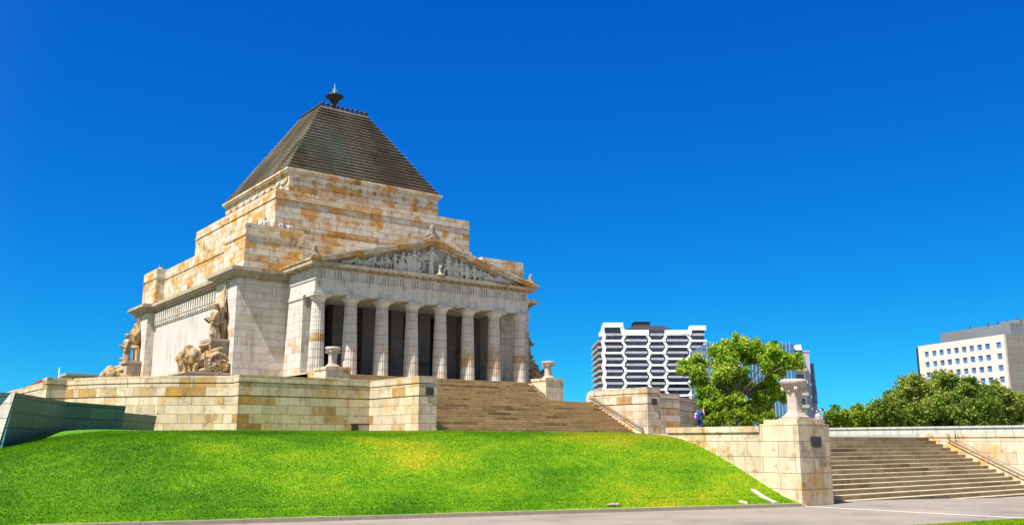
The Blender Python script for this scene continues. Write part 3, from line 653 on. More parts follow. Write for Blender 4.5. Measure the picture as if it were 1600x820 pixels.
sculpt('relief_bust', P, .035, M['urn'], ped)
# roof ornaments
def palmette(x, y, z, h, label=None):
    P = [('b', (x, y, z+.08), (.30*h, .30*h, .1)), ('s', (x, y, z+.2*h), (.30*h, .24*h, .25*h)), ('s', (x, y, z+.62*h), (.22*h, .16*h, .42*h)), ('s', (x-.24*h, y, z+.32*h), (.18*h, .14*h, .2*h)), ('s', (x+.24*h, y, z+.32*h), (.18*h, .14*h, .2*h)), ('c', (x-.1*h, y-.12*h, z+.3*h), (x, y-.1*h, z+.9*h), .06*h, .05*h), ('c', (x+.1*h, y-.12*h, z+.3*h), (x, y-.1*h, z+.9*h), .06*h, .05*h)]
    for s in (-1, 1):
        for k in range(5): a = .4+k*.5; P.append(('s', (x+s*(.42*h+.12*h*math.cos(a)), y, z+.14*h+.1*h*math.sin(a)), .07*h))
    return sculpt('roof_ornament', P, .035, M['ornament'], SH)
palmette(XC, EY0-.1, 16.6, 1.15)
palmette(EX0-.2, EY0-.1, 14.2, .85); palmette(EX1+.2, EY0-.1, 14.2, .85)
# parapets above the cornice
def walls4(m, x0, x1, y0, y1, z0, z1, t=.5, e=0):
    m.box(x0-e, x1+e, y0-e, y0+t, z0, z1); m.box(x0-e, x1+e, y1-t, y1+e, z0, z1); m.box(x0-e, x0+t, y0+t, y1-t, z0, z1); m.box(x1-t, x1+e, y0+t, y1-t, z0, z1)
BX0, BX1 = 22.2, 26.55
m = MB(); m.box(23.3, 45.7, 61.5, 85.7, 13.4, 15.75)
for a, b in ((BX0, BX1), mx(BX0, BX1)):
    for y0, y1 in ((60.78, 64.95), (82.3, 86.4)):
        walls4(m, a, b, y0, y1, 13.86, 17.1); walls4(m, a, b, y0, y1, 16.22, 16.34, .5, .06); walls4(m, a, b, y0, y1, 13.9, 14.25, .5, .07)
        m.box(a+.5, b-.5, y0+.5, y1-.5, 13.86, 15.9)
for a, b in ((22.95, 23.45), mx(22.95, 23.45)): m.box(a, b, 64.95, 82.3, 13.5, 17.0); m.box(a-.06, b+.06, 64.96, 82.29, 16.14, 16.25)
for y0 in (61.0, 85.7): m.box(BX1, 2*XC-BX1, y0, y0+.5, 13.4, 16.3); m.box(BX1, 2*XC-BX1, y0-.05, y0+.55, 16.18, 16.32)
m.build('parapet', M['upper'], SH)
# tower tiers
CX0, CX1, CY0, CY1 = 25.6, 43.4, 64.15, 82.85
m = MB().box(CX0, CX1, CY0, CY1, 15.7, 20.95); ring(m, CX0, CX1, CY0, CY1, [(20.2, 20.3, .06), (18.0, 18.06, .03)]); m.build('lower_tower', M['upper'], SH)
DX0, DX1, DY0, DY1 = 27.5, 41.5, 66.35, 80.65
tw = MB().box(DX0, DX1, DY0, DY1, 20.9, 23.0); ring(tw, DX0, DX1, DY0, DY1, [(22.0, 22.08, .05), (22.95, 23.15, .08), (23.15, 23.3, .22), (23.3, 23.46, .3)])
tw = tw.build('upper_tower', M['upper'], SH)
m = MB()
for i in range(10):
    x = 28.2+i*1.4; q = MB().lathe([(.19, 0), (.19, .05), (.14, .09), (.13, .05), (.06, .05), (.05, .1), (.0001, .1)], 0, 0, 14); MB().add([(x+v[0], DY0-v[2], 22.55+v[1]) for v in q.v], q.f).build('rosette', M['trim'], tw)
m = MB()
for i in range(9):
    y = 66.5+i*1.57; pts = [(DX0-.05, y+.78-.75*math.cos(a), 22.75-.42*math.sin(a)) for a in np.linspace(0, PI, 9)]; m.tube(pts, [.05, .07, .09, .11, .12, .11, .09, .07, .05], 6)
m.build('festoon_band', M['trim'], tw)
# stepped pyramid roof
m = MB(); lip = MB(); n = 23; z0, z1 = 23.46, 31.08; 
for i in range(n):
    h = 7.08+(2.28-7.08)*i/n; za = z0+(z1-z0)*i/n; zb_ = z0+(z1-z0)*(i+1)/n
    m.box(XC-h, XC+h, YM-h, YM+h, za, zb_-.045); lip.box(XC-h-.04, XC+h+.04, YM-h-.04, YM+h+.04, zb_-.045, zb_)  # pale lips paint in the sunlit line along each tier
roof = m.build('pyramid_roof', M['roof'], SH); lip.build('sunlit_step_lips', stone('roof_sun_edge', [(0, (.44, .37, .29)), (.5, (.30, .24, .18)), (1, (.10, .075, .055))], 1.4, 9, .8, .6, -.2, stain=.1, nscale=.4), roof)
MB().box(XC-2.34, XC+2.34, YM-2.34, YM+2.34, z1, z1+.16).build('roof_cap', M['trim'], roof)
for s in range(4):
    for k in range(10):
        d = -2.15+4.3*k/9
        x, y = [(XC+d, YM-2.15), (XC+d, YM+2.15), (XC-2.15, YM+d), (XC+2.15, YM+d)][s]
        if s > 1 and k in (0, 9): continue
        q = MB().lathe([(.16, z1+.16), (.18, z1+.24), (.11, z1+.30), (.20, z1+.42), (.19, z1+.52), (.08, z1+.62), (.001, z1+.66)], x, y, 8); q.build('crest_ornament', M['finial'], roof)
fi = MB().lathe([(.42, 31.24), (.42, 31.4), (.28, 31.55), (.25, 32.2), (.27, 32.65), (.34, 32.85), (.44, 33.05), (.66, 33.22), (.80, 33.30), (.80, 33.42), (.6, 33.55), (.3, 33.66)], XC, YM, 20, True, lambda a, z: 1+(.07*abs(math.sin(4*a)) if z > 32.7 else 0)).build('finial', M['finial'], roof)
P = [('c', (XC, YM, 33.6), (XC, YM, 34.1), .17, .08), ('c', (XC-.12, YM, 33.7), (XC-.2, YM, 34.1), .06, .04), ('c', (XC+.12, YM, 33.7), (XC+.22, YM, 34.05), .06, .04), ('c', (XC, YM, 34.1), (XC, YM, 34.62), .07, .03), ('s', (XC, YM, 33.6), (.42, .42, .09))]
sculpt('finial_figure', P, .03, M['finialtop'], fi)

# ------------------------------------------------------------------ corner sculptures on their plinths
def lion(cx, cy, z, s=1.0):
    # a striding / crouching lion facing -X
    p = [('s', (cx+.4*s, cy, z+.95*s), (1.0*s, .38*s, .42*s)), ('s', (cx-.5*s, cy, z+1.05*s), (.55*s, .42*s, .55*s)), ('s', (cx-1.02*s, cy, z+1.28*s), (.34*s, .28*s, .3*s)), ('s', (cx-1.3*s, cy, z+1.18*s), (.18*s, .16*s, .15*s)), ('s', (cx-.78*s, cy, z+1.3*s), (.38*s, .44*s, .5*s)),
         ('s', (cx+1.1*s, cy, z+.9*s), (.45*s, .4*s, .48*s)), ('s', (cx-.9*s, cy-.24*s, z+1.58*s), .09*s), ('s', (cx-.9*s, cy+.24*s, z+1.58*s), .09*s)]
    for yy, o in ((-.24, 0), (.24, .25)):
        p += [('c', (cx-.55*s-o*s, cy+yy*s, z+.8*s), (cx-.75*s-o*s, cy+yy*s, z+.1*s), .19*s, .12*s), ('s', (cx-.88*s-o*s, cy+yy*s, z+.08*s), (.2*s, .13*s, .1*s)), ('c', (cx+1.0*s+o*s, cy+yy*s, z+.8*s), (cx+1.25*s, cy+yy*s, z+.4*s), .24*s, .14*s), ('c', (cx+1.25*s, cy+yy*s, z+.4*s), (cx+1.1*s, cy+yy*s, z+.08*s), .13*s, .11*s), ('s', (cx+.98*s, cy+yy*s, z+.07*s), (.2*s, .12*s, .09*s))]
    p.append(('c', (cx+1.45*s, cy, z+.9*s), (cx+1.65*s, cy+.1, z+.3*s), .07*s, .06*s)); return p
def group(name, mir, ymir, label, rear=False):
    X = Matrix.Translation((XC, YM, 0)) @ Matrix.Diagonal((-1 if mir else 1, -1 if ymir else 1, 1, 1)) @ Matrix.Translation((-XC, -YM, 0))
    c = X @ Vector((19.6, 62.6, 6.3)); t = thing(name, tuple(c), label, 'sculpture')
    q = MB().box(18.75, 21.74, 60.9, 64.4, 4.7, 6.42); q.box(18.65, 21.745, 60.8, 64.5, 6.42, 6.55); q.box(20.3, 21.74, 61.3, 64.1, 6.55, 7.3); q.box(20.6, 21.742, 61.6, 63.6, 7.3, 8.7); q.box(20.45, 21.743, 61.4, 63.8, 8.7, 8.9)
    m = MB().add([X @ Vector(v) for v in q.v], q.f); m.build('plinth', M['trim'], t)
    sq = lambda v: (21.7-(21.7-v[0])*.62, v[1], 6.0+(v[2]-6.5)*1.22)
    p = lion(18.75, 61.5, 6.5, 1.05)+lion(19.0, 62.7, 6.5, 1.2)+lion(18.8, 63.8, 6.5, 1.05)
    p += [('c', (20.0, 61.3, 7.3), (21.2, 61.4, 7.3), .45, .5), ('c', (19.3, 62.2, 8.1), (20.9, 62.3, 8.45), .3, .38), ('c', (19.3, 61.5, 7.9), (20.9, 61.7, 8.3), .26, .32), ('c', (18.6, 61.2, 7.6), (20.3, 61.1, 8.0), .15, .19), ('c', (18.6, 61.15, 7.0), (20.2, 61.1, 7.2), .16, .19), ('c', (18.9, 61.9, 8.4), (20.3, 62.1, 8.6), .16, .2)]
    p += [('c', (20.1, 61.7, 8.1), (19.95, 61.7, 8.75), .22, .2), ('s', (19.85, 61.7, 9.1), .16), ('c', (19.95, 61.55, 8.7), (19.2, 61.4, 8.45), .09, .07), ('c', (20.1, 61.5, 8.1), (19.5, 61.3, 7.8), .15, .12), ('c', (20.6, 62.2, 8.3), (20.6, 62.2, 9.0), .24, .2), ('s', (20.5, 62.2, 9.35), .16)]
    for k in range(9): x = 18.9+k*.22; p.append(('c', (x, 61.05, 7.9-.1*k % .4), (x+.12, 60.98, 7.0), .07, .05))
    for a in np.linspace(-.6, 3.6, 11): p.append(('c', (18.05+.2*math.cos(a), 61.2, 7.7+.2*math.sin(a)), (18.1+.5*math.cos(a), 61.25, 7.65+.52*math.sin(a)), .09, .05))
    p = [('s', sq(q_[1]), *q_[2:]) if q_[0] == 's' else (('c', sq(q_[1]), sq(q_[2]), *q_[3:]) if q_[0] == 'c' else q_) for q_ in p]
    for a in np.linspace(0, 2*PI, 20): p.append(('s', (20.95+.62*math.cos(a), 60.98, 7.2+.62*math.sin(a)), .10))
    for a in np.linspace(0, PI, 5): p.append(('c', (20.95-.6*math.cos(a), 60.98, 7.2-.6*math.sin(a)), (20.95+.6*math.cos(a), 60.98, 7.2+.6*math.sin(a)), .05, .05))
    sculpt('lions', p, .045, M['sculpt'], t, X)
    # the standing draped figure
    fsh = lambda v: (v[0]+.12, v[1]-.1, v[2]-.22)
    f = [('c', (20.75, 62.0, 9.1), (20.75, 62.0, 10.2), .22, .26), ('c', (20.75, 62.35, 9.1), (20.75, 62.3, 10.2), .22, .26), ('c', (20.75, 62.15, 10.2), (20.72, 62.15, 10.85), .3, .34), ('s', (20.68, 62.15, 11.35), (.18, .17, .22)), ('c', (20.72, 62.15, 10.9), (20.7, 62.15, 11.2), .13, .1), ('c', (20.72, 61.82, 10.9), (20.45, 61.75, 10.35), .12, .1), ('c', (20.45, 61.75, 10.35), (20.15, 61.95, 10.55), .1, .08), ('c', (20.72, 62.5, 10.9), (20.5, 62.6, 10.3), .12, .1), ('c', (20.5, 62.6, 10.3), (20.15, 62.5, 10.5), .1, .08), ('s', (20.68, 62.15, 11.5), (.21, .2, .16))]
    for k in range(5): f.append(('c', (20.52, 61.85+k*.15, 9.15), (20.56, 61.9+k*.12, 10.1), .07, .05))
    f = [('s', fsh(q_[1]), *q_[2:]) if q_[0] == 's' else ('c', fsh(q_[1]), fsh(q_[2]), *q_[3:]) for q_ in f]
    sculpt('standing_figure', f, .032, M['sculpt'], t, X)
    # winged trophy carved against the wall
    w = []
    for k in range(9):
        a = k-4; w.append(('c', (21.35, 62.5+a*.06, 10.2), (21.05+.05*abs(a), 62.5+a*.17, 11.5-.10*abs(a)), .10, .16)); w.append(('c', (21.05+.05*abs(a), 62.5+a*.17, 11.5-.1*abs(a)), (21.5, 62.5+a*.05, 12.5-abs(a)*.12), .14, .05))
    w += [('s', (21.5, 62.5, 10.9), (.3, .5, .7)), ('s', (21.35, 62.5, 10.15), (.35, .55, .18)), ('c', (21.55, 62.5, 12.0), (21.64, 62.5, 13.1), .11, .05), ('c', (21.55, 62.2, 8.9), (21.55, 62.2, 10.2), .2, .22), ('c', (21.55, 62.9, 8.9), (21.55, 62.9, 10.2), .2, .22)]
    sculpt('winged_trophy', w, .045, M['sculpt'], t, X)
group('sculpture_group', False, False, 'carved lions, standing figure and tall wings on the near left corner of the memorial')
group('sculpture_group', False, True, 'partly hidden carved group at the far left corner seen against blue sky')
group('sculpture_group', True, False, 'dark shaded carved group peeping out right of the rightmost column')

# ------------------------------------------------------------------ stone urn pillars
def urn(x, y, z, label, s=1.0, w=1.0):
    t = thing('stone_urn', (x, y, z), label, 'urn', 'stone urn pillars')
    def sq(m, prof, fl=.0):     # square concave pillar with four leaning faces
        vs = []; n = 24
        for h, zz in prof:
            for k in range(n):
                a = 2*PI*(k+.5)/n; c, d = math.cos(a), math.sin(a); q = 1/max(abs(c), abs(d)); q = min(q, 1.22)
                rr = h*q*(1-fl*abs(math.sin(6*a))*1.0); vs.append((x+c*rr*s, y+d*rr*s, z+zz*s))
        fs = [(i*n+k, i*n+(k+1) % n, (i+1)*n+(k+1) % n, (i+1)*n+k) for i in range(len(prof)-1) for k in range(n)]+[tuple(range(n))[::-1], tuple((len(prof)-1)*n+k for k in range(n))]
        return m.add(vs, fs)
    m = MB().box(x-.46*s, x+.46*s, y-.46*s, y+.46*s, z, z+.05*s); sq(m, [(.42, .05), (.42, .10), (.33, .14), (.32, .18), (.27, .22)]); m.build('base', M['urn'], t)
    sq(MB(), [(.265, .22), (.245, .32), (.24, .55), (.25, .75), (.27, .9)], .10).build('shaft', M['urn'], t)
    m = MB(); sq(m, [(.25, .88), (.27, .95), (.33, 1.08)])
    for sx, sy in ((1, 1), (1, -1), (-1, 1), (-1, -1)):
        c = Vector((x+sx*.285*s, y+sy*.285*s, z+1.0*s)); q = MB().lathe([(.001, -.06), (.085, -.06), (.085, -.02), (.05, 0), (.085, .02), (.085, .06), (.001, .06)], 0, 0, 12)
        u = Vector((sx, sy, 0)).normalized(); v = Vector((-u.y, u.x, 0)); m.add([c+s*(u*a[0]+Vector((0, 0, 1))*a[1]+v*a[2]) for a in q.v], q.f, True)
        m.tube([c, c+s*(u*-.06+Vector((0, 0, .1))), c+s*(u*-.2+Vector((0, 0, .12)))], .05*s, 6)
    for sx, sy in ((1, 0), (-1, 0), (0, 1), (0, -1)): m.lathe([(.001, z+.86*s), (.05*s, z+.90*s), (.06*s, z+.97*s), (.04*s, z+1.03*s), (.001, z+1.06*s)], x+sx*.285*s, y+sy*.285*s, 8)
    m.build('capital', M['urn'], t)
    MB().lathe([(r*s, z+h*s) for r, h in ((.36, 1.08), (.44, 1.12), (.49, 1.18), (.505, 1.24), (.495, 1.29), (.46, 1.32), (.38, 1.33), (.34, 1.28), (.001, 1.27))], x, y, 32).build('bowl', M['urn'], t)
    for o in [o for o in bpy.data.objects if o.parent == t]: o.scale = (w, w, 1)
urn(25.75, 18.68, 2.70, 'large carved stone urn on the block pedestal beside the lower steps', 1.0, .86)
urn(25.62, 53.3, 6.6, 'small pale urn on the left pedestal in front of the second column')
urn(43.4, 53.3, 6.6, 'small white urn on the right pedestal standing out against blue sky')

# ------------------------------------------------------------------ city buildings far behind
FW, RT = Vector((.6, .8, 0)), Vector((.8, -.6, 0)); PT = math.atan(279/1413); CP, SP = math.cos(PT), math.sin(PT); F0 = 1413
def AT(px, y, d, z=None):      # a point seen in a direction, at a horizontal distance d
    dy = 410-y; k = d/(F0*CP-dy*SP); p = FW*d+RT*((px-800)*k); p.z = 2+k*(F0*SP+dy*CP)
    if z is not None: p.z = z
    return p
def hotel():
    D = 430; o = AT(1020, 560, D, -.5); t = thing('apartment_building', o, 'white apartment tower with a honeycomb of balconies and a dark hipped roof', 'building', None, -math.atan2(.6, .8))
    def X(px): return (px-1020)*D/(F0*CP+150*SP)
    def Z(y): return AT(1020, y, D).z+.5
    bnd = [942, 975.5, 1014.5, 1040.5, 1078.5, 1105]; per = 19.05; odd, even = 531.8, 521.8; rows = 9
    fr = MB(); de = 2.3
    def bar(p, q, w, yy, dep):     # slanted bar in the facade plane
        (x0, z0), (x1, z1) = p, q; fr.add([(x0-w, yy, z0), (x0+w, yy, z0), (x1+w, yy, z1), (x1-w, yy, z1), (x0-w, dep, z0), (x0+w, dep, z0), (x1+w, dep, z1), (x1-w, dep, z1)], [(0, 1, 2, 3), (7, 6, 5, 4), (0, 4, 5, 1), (1, 5, 6, 2), (2, 6, 7, 3), (3, 7, 4, 0)])
    for i in range(5):
        s = odd if i % 2 == 0 else even; a, b = bnd[i], bnd[i+1]
        for k in range(rows):
            y = s+per*k; fr.box(X(a-.5), X(b+.5), -.02*i, de, Z(y+1.75), Z(y-1.35))
        if i in (1, 3): pass
    fr.box(X(975), X(1015), -.05, de, Z(523.5), Z(515.2)); fr.box(X(1041), X(1079), -.06, de, Z(523.5), Z(515.4))
    fr.box(X(944), X(975), -.07, de, Z(511), Z(503.8)); fr.box(X(1080), X(1105), -.08, de, Z(515.5), Z(508.4))
    for i in range(1, 5):
        b = bnd[i]; dl = 3.4; y = odd-per*.5 if True else 0
        pts = []
        for k in range(2*rows):
            yy = odd-per*.5+per*.5*k; left_band = (k % 2 == 1) if i % 2 == 1 else (k % 2 == 0)
            pts.append((X(b+(-dl if left_band else dl)), Z(yy)))
        for j, (p, q) in enumerate(zip(pts, pts[1:])): bar(p, q, .68, .1+.011*i+.003*(j % 2), de-.05-.011*i)
    bar((X(976), Z(524)), (X(971.5), Z(505)), .9, .11, de); bar((X(1078), Z(524)), (X(1083), Z(509)), .9, .12, de)
    pts = [(X(942.5 if k % 2 else 945), Z(odd-per*.5*3+3+per*.5*k)) for k in range(2*rows+3)]
    for p, q in zip(pts, pts[1:]): bar(p, q, .75, .09, de)
    fr.box(X(937.5), X(944), .3, 4, Z(525), Z(518)); fr.box(X(1100.5), X(1104.5), .3, de, Z(700), Z(533))
    fr.build('honeycomb_facade', M['white'], t)
    m = MB().box(X(943.5), X(1103), 2.2, 40, 0, Z(520)); m.box(X(946), X(973), 2.25, 20, Z(520), Z(508)); m.box(X(1082), X(1103.5), 2.25, 20, Z(520), Z(512)); m.build('glazed_wall', M['hglass'], t)
    for i in range(5):
        s = odd if i % 2 == 0 else even; a, b = bnd[i]+2.5, bnd[i+1]-2.5
        if i == 0: a -= 1
        for k in range(-1, rows-1):
            y = s+per*k+per*.5
            if i % 2 and k < 0: continue
            MB().box(X(a), X(b), .45+.01*i, 2.25, Z(y+1.5), Z(y-1.9)).build('balcony', M['lav'], t)
    for k in range(20):
        y = 531+9.4*k; MB().box(X(942)-1.6, X(942)+1, 6, 44, Z(y+1.1), Z(y-2.1)).build('side_balcony', M['lav'] if k % 2 else M['conc'], t)
    m = MB(); xa, xb = X(978), X(1057); m.box(xa, xb, 3, 34, Z(520), Z(514.5))
    z0, z1 = Z(514.6), Z(505.0); m.add([(xa, 3, z0), (xb, 3, z0), (xb, 34, z0), (xa, 34, z0), (X(995), 9, z1), (X(1041), 9, z1), (X(1041), 25, z1), (X(995), 25, z1)], [(0, 1, 5, 4), (1, 2, 6, 5), (2, 3, 7, 6), (3, 0, 4, 7), (4, 5, 6, 7)])
    m.box(X(997), X(1022), 9.5, 20, z1-.3, Z(498.6)); m.box(X(996), X(1023), 9.2, 20.3, Z(499.5), Z(498.3)); m.build('dark_roof', M['dgrey'], t)
hotel()
def glasstower():
    D = 330; o = AT(1180, 560, D, -.5); t = thing('glass_tower', o, 'blue glass tower with white fins standing behind the bright green tree', 'building', None, -math.atan2(.6, .8))
    X = lambda px: (px-1180)*D/(F0*CP+150*SP); Z = lambda y: AT(1180, y, D).z+.5
    MB().box(X(1104), X(1242), 0, 30, 0, Z(537)).build('glazed_wall', M['tglass'], t)
    m = MB(); px = 1105
    while px < 1240: m.box(X(px)-.06, X(px)+.06, -.2, 0.02, 0, Z(533.5)); px += 5.4
    m.build('fin', M['finmetal'], t)
    m = MB().prism([(X(1239.5), 0), (X(1257), 0), (X(1259.5), Z(600)), (X(1258.5), Z(560)), (X(1254.5), Z(537)), (X(1239.5), Z(539.5))], 1.5, 28, 1)
    m.build('white_panel', M['white'], t)
    m = MB().box(X(1257), X(1268), 2.2, 30, 0, Z(547)); m.box(X(1254.5), X(1268.5), 2.0, 12, Z(549), Z(546.5)); m.build('side_wall', plain('shaded_white_render', (.40, .40, .47), .8, vscale=.1), t)  # white slab, its shade painted in as grey lavender
    for y in (560, 579, 598, 617, 636):
        b = MB().box(X(1241), X(1258), -1.6, 1.6, Z(y+1), Z(y)); b.box(X(1241), X(1258), -1.6, -1.52, Z(y), Z(y-4)); b.build('balcony', M['conc'], t)
        MB().box(X(1241.5), X(1256.5), 1.42, 1.51, Z(y-.3), Z(y-14)).build('balcony_door', M['hglass'], t)
    MB().prism([(X(1267.8), Z(629)), (X(1279.5), Z(629)), (X(1276.5), Z(566)), (X(1268), Z(566))], 4, 26, 1).build('blue_wing', M['dglass'], t)
    MB().box(X(1267.9), X(1278.5), 4.5, 26, 0, Z(629)).build('wing_base', plain('wing_grey', (.33, .36, .45), .7, vscale=.1), t)
glasstower()
def office():
    L = Vector((303.7, 167.9, -.5)); Rr = Vector((290.2, 132.4, -.5)); d = (Rr-L); Wd = d.length; d.normalize()
    t = thing('office_building', L, 'pale office block with rows of small square blue windows and grey rooftop plant', 'building', None, math.atan2(d.y, d.x))
    K = 1412
    def s(px): return ((px-800)*L.dot(FW)-K*L.dot(RT))/(K*d.dot(RT)-(px-800)*d.dot(FW))
    top = 35.1; cs = [s(p) for p in (1447, 1459, 1470.3, 1482, 1494, 1506, 1518, 1530.5, 1543, 1560.8)]; rowz = [31.95-3.55*k for k in range(9)]; ww, wh = .98, .92
    m = MB(); xa = 0
    edges = []
    for c in cs: edges += [c-ww, c+ww]
    prev = 0
    for c in cs: m.box(prev, c-ww, 0, .6, 0, top); prev = c+ww
    m.box(prev, Wd, 0, .6, 0, top)
    for c in cs:
        z = top
        for rz in rowz: m.box(c-ww, c+ww, .003, .597, rz+wh, z); z = rz-wh
        m.box(c-ww, c+ww, .003, .597, 0, z)
    m.add([(0, 0, 0), (-2.6, 3, 0), (-2.6, 3, top), (0, 0, top), (0, .6, 0), (-2, 3.2, 0), (-2, 3.2, top), (0, .6, top)], [(1, 0, 3, 2), (4, 5, 6, 7), (3, 7, 6, 2)])
    m.box(-2.6, -2.1, 3.0, 34, 0, top-.01); m.build('wall', M['office'], t)
    MB().box(Wd-.02, Wd+.3, .61, 34, 0, top-.02).build('side_wall', M['officeside'], t)
    MB().box(-2, Wd-.1, .8, 33.9, 0, top-.4).build('core', M['dgrey'], t)
    for c in cs:
        for rz in rowz[:6]:
            w = MB().box(c-ww, c+ww, .3, .36, rz-wh, rz+wh).build('window', M['wglass'], t)
            MB().box(c-ww, c+ww, .22, .3, rz-.03, rz+.03).box(c-.03, c+.03, .221, .301, rz-wh, rz+wh).build('frame', M['mgrey'], w)
    for rz in rowz[:6]: MB().box(-1.85, -.7, 1.2, 2.3, rz-wh, rz+wh).build('chamfer_window', M['wglass'], t)
    for k in range(3):
        for rz in rowz[:5]: MB().box(Wd+.25, Wd+.36, 9+k*6, 10.6+k*6, rz-wh, rz+wh).build('side_window', M['wglass'], t)
    m = MB().box(s(1456), Wd-1, 4, 30, top-.5, 39.0); m.box(Wd-9, Wd-1.2, 8, 30, 39, 40.2); m.box(Wd-1, Wd+6, 9, 26, top-.3, 39.9); m.box(Wd-2, Wd+5, 12, 22, 39.9, 41.2); m.box(12, 20, 8, 20, 39, 39.7); m.box(s(1475), s(1486), 8, 16, 39, 39.8)
    m.build('rooftop_plant', M['mgrey'], t)
    m = MB()
    for x in (Wd-12, Wd-8, Wd-4, 14, 22): m.tube([(x, 10, 39), (x, 10, 41.2)], .25, 6)
    m.build('roof_vent', M['dgrey'], t)
office()

# ------------------------------------------------------------------ trees
def leafmesh(name, centers, sizes, tones, mat, parent, elong=1.6):
    n = len(centers); a = rng.normal(size=(n, 3)); a /= np.linalg.norm(a, axis=1)[:, None]; b = rng.normal(size=(n, 3)); b -= (b*a).sum(1)[:, None]*a; b /= np.linalg.norm(b, axis=1)[:, None]
    s = sizes[:, None]; c = np.cross(a, b)
    V = np.stack([centers-a*s*elong*.5, centers+b*s*.5+c*s*.12, centers+a*s*elong*.5, centers-b*s*.5+c*s*.12], 1).reshape(-1, 3)
    off = np.array(WL(parent)); V = V-off
    me = bpy.data.meshes.new(name); me.vertices.add(4*n); me.vertices.foreach_set('co', V.ravel()); me.loops.add(4*n); me.loops.foreach_set('vertex_index', np.arange(4*n)); me.polygons.add(n); me.polygons.foreach_set('loop_start', np.arange(0, 4*n, 4))
    me.update(calc_edges=True); at = me.attributes.new('tone', 'FLOAT', 'FACE'); at.data.foreach_set('value', tones.astype(np.float32)); me.materials.append(mat)
    o = bpy.data.objects.new(name, me); C.objects.link(o); o.parent = parent; return o
def tree(name, label, base, clumps, leaf, n_per, size, bark, trunk_r=.22, group=None, stems=1, cat='tree', density=1.0, spread=.45, tone=.48):
    t = thing(name, base, label, cat, group); base = Vector(base); cs, sz, tn = [], [], []
    tips = []
    for (p, r) in clumps:
        p = Vector(p); n = int(n_per*(r**2)*density)+30; sub = max(3, int(5*r))
        tips.append((p, r))
        # leaf sprays: small sub-clusters inside the clump give an uneven outline with holes
        subs = []
        for k in range(sub*3):
            v = rng.normal(size=3); v /= np.linalg.norm(v); subs.append(np.array(p)+v*r*rng.uniform(.25, 1.0)*np.array([1, 1, .95]))
        subs = np.array(subs); idx = rng.integers(0, len(subs), n)
        q = subs[idx]+rng.normal(size=(n, 3))*r*spread*.42*np.array([1, 1, .9])
        cs.append(q); sz.append(size*rng.uniform(.6, 1.3, n)); tn.append(np.clip(rng.normal(tone, .17, n)+(rng.random(len(subs))[idx]-.5)*.75, 0, 1))  # random tone, spray contrast raised to imitate lit clumps and dark gaps
    tr = MB(); cen = sum((p for p, _ in tips), Vector())/len(tips); roots = []
    for k in range(stems):
        b = base+Vector((random.uniform(-.5, .5)*(stems > 1), random.uniform(-.5, .5)*(stems > 1), -.1)); top = Vector((cen.x+random.uniform(-1, 1)*(stems > 1)*1.5, cen.y+random.uniform(-1, 1)*(stems > 1), base.z+(cen.z-base.z)*.75))
        mid = b.lerp(top, .5)+Vector((random.uniform(-.2, .2), random.uniform(-.2, .2), 0)); tr.tube([b, mid, top], [trunk_r, trunk_r*.75, trunk_r*.45], 8); roots += [mid, top, b.lerp(mid, .6)]
    tr.build('trunk', bark, t)
    lb = MB()
    for p, r in tips:
        q = min(roots, key=lambda a: (a-p).length+(3 if a.z > p.z else 0)); m_ = q.lerp(p, .55)+Vector((random.uniform(-.3, .3), random.uniform(-.3, .3), .15)); lb.tube([q, m_, p], [trunk_r*.42, trunk_r*.28, trunk_r*.1], 6)
        for k in range(4):
            v = Vector(rng.normal(size=3)).normalized()*r*.8; v.z = abs(v.z)*.8; lb.tube([p, p+v*.6, p+v], [trunk_r*.13, trunk_r*.09, trunk_r*.04], 5)
    lb.build('limbs', bark, t)
    leafmesh('crown', np.concatenate(cs), np.concatenate(sz), np.concatenate(tn), leaf, t)
def pxclumps(lst, d, sc, ox, oy, depth=2.0):
    out = []
    for x, y, r in lst:
        dd = d+random.uniform(-depth, depth); out.append((AT(ox+x/sc, oy+y/sc, dd), 1.3*r/sc*dd/1420))
    return out
big = [(75, 330, 42), (110, 290, 45), (205, 260, 62), (215, 330, 45), (225, 420, 60), (250, 500, 60), (345, 170, 48), (400, 190, 62), (470, 130, 55), (530, 120, 60), (560, 190, 60), (640, 140, 55), (655, 210, 50), (720, 190, 60), (815, 120, 34), (810, 200, 62), (880, 240, 66), (960, 250, 58), (1010, 270, 36), (830, 320, 70), (760, 290, 50), (470, 240, 50), (420, 380, 66), (360, 430, 56), (500, 350, 50), (560, 350, 50), (460, 470, 75), (550, 450, 60), (340, 560, 75), (420, 580, 80), (500, 560, 60), (300, 660, 70), (400, 690, 80), (680, 560, 58), (740, 500, 60), (790, 440, 60), (860, 470, 42), (890, 540, 44), (760, 580, 55), (700, 640, 60), (600, 240, 46), (300, 520, 50), (380, 300, 50), (280, 600, 60), (440, 640, 70), (520, 640, 60), (640, 620, 50), (250, 720, 40), (340, 720, 60), (820, 520, 45), (600, 420, 40), (180, 360, 40), (420, 330, 95), (420, 570, 95)]
tree('leafy_tree', 'large bright green tree with pale limbs in front of the blue glass tower', AT(1140, 665, 86, 2.2), pxclumps(big, 86, 5.125, 1050, 515, 2.2), M['leaf_bright'], 2700, .155, M['palebark'], .10, None, 3, spread=.5, tone=.55)
shr = [((300, 735, 40), (335, 700, 36), (270, 760, 30)), ((440, 690, 44), (480, 660, 40), (470, 740, 40)), ((560, 680, 46), (600, 650, 40), (590, 740, 44)), ((700, 700, 46), (760, 690, 44), (800, 720, 40), (760, 750, 36))]
slab = ['small green shrub just right of the person with the backpack', 'rounded light green shrub at the foot of the big tree', 'green shrub in front of the gap showing blue glass', 'broad bright shrub left of the large stone urn']
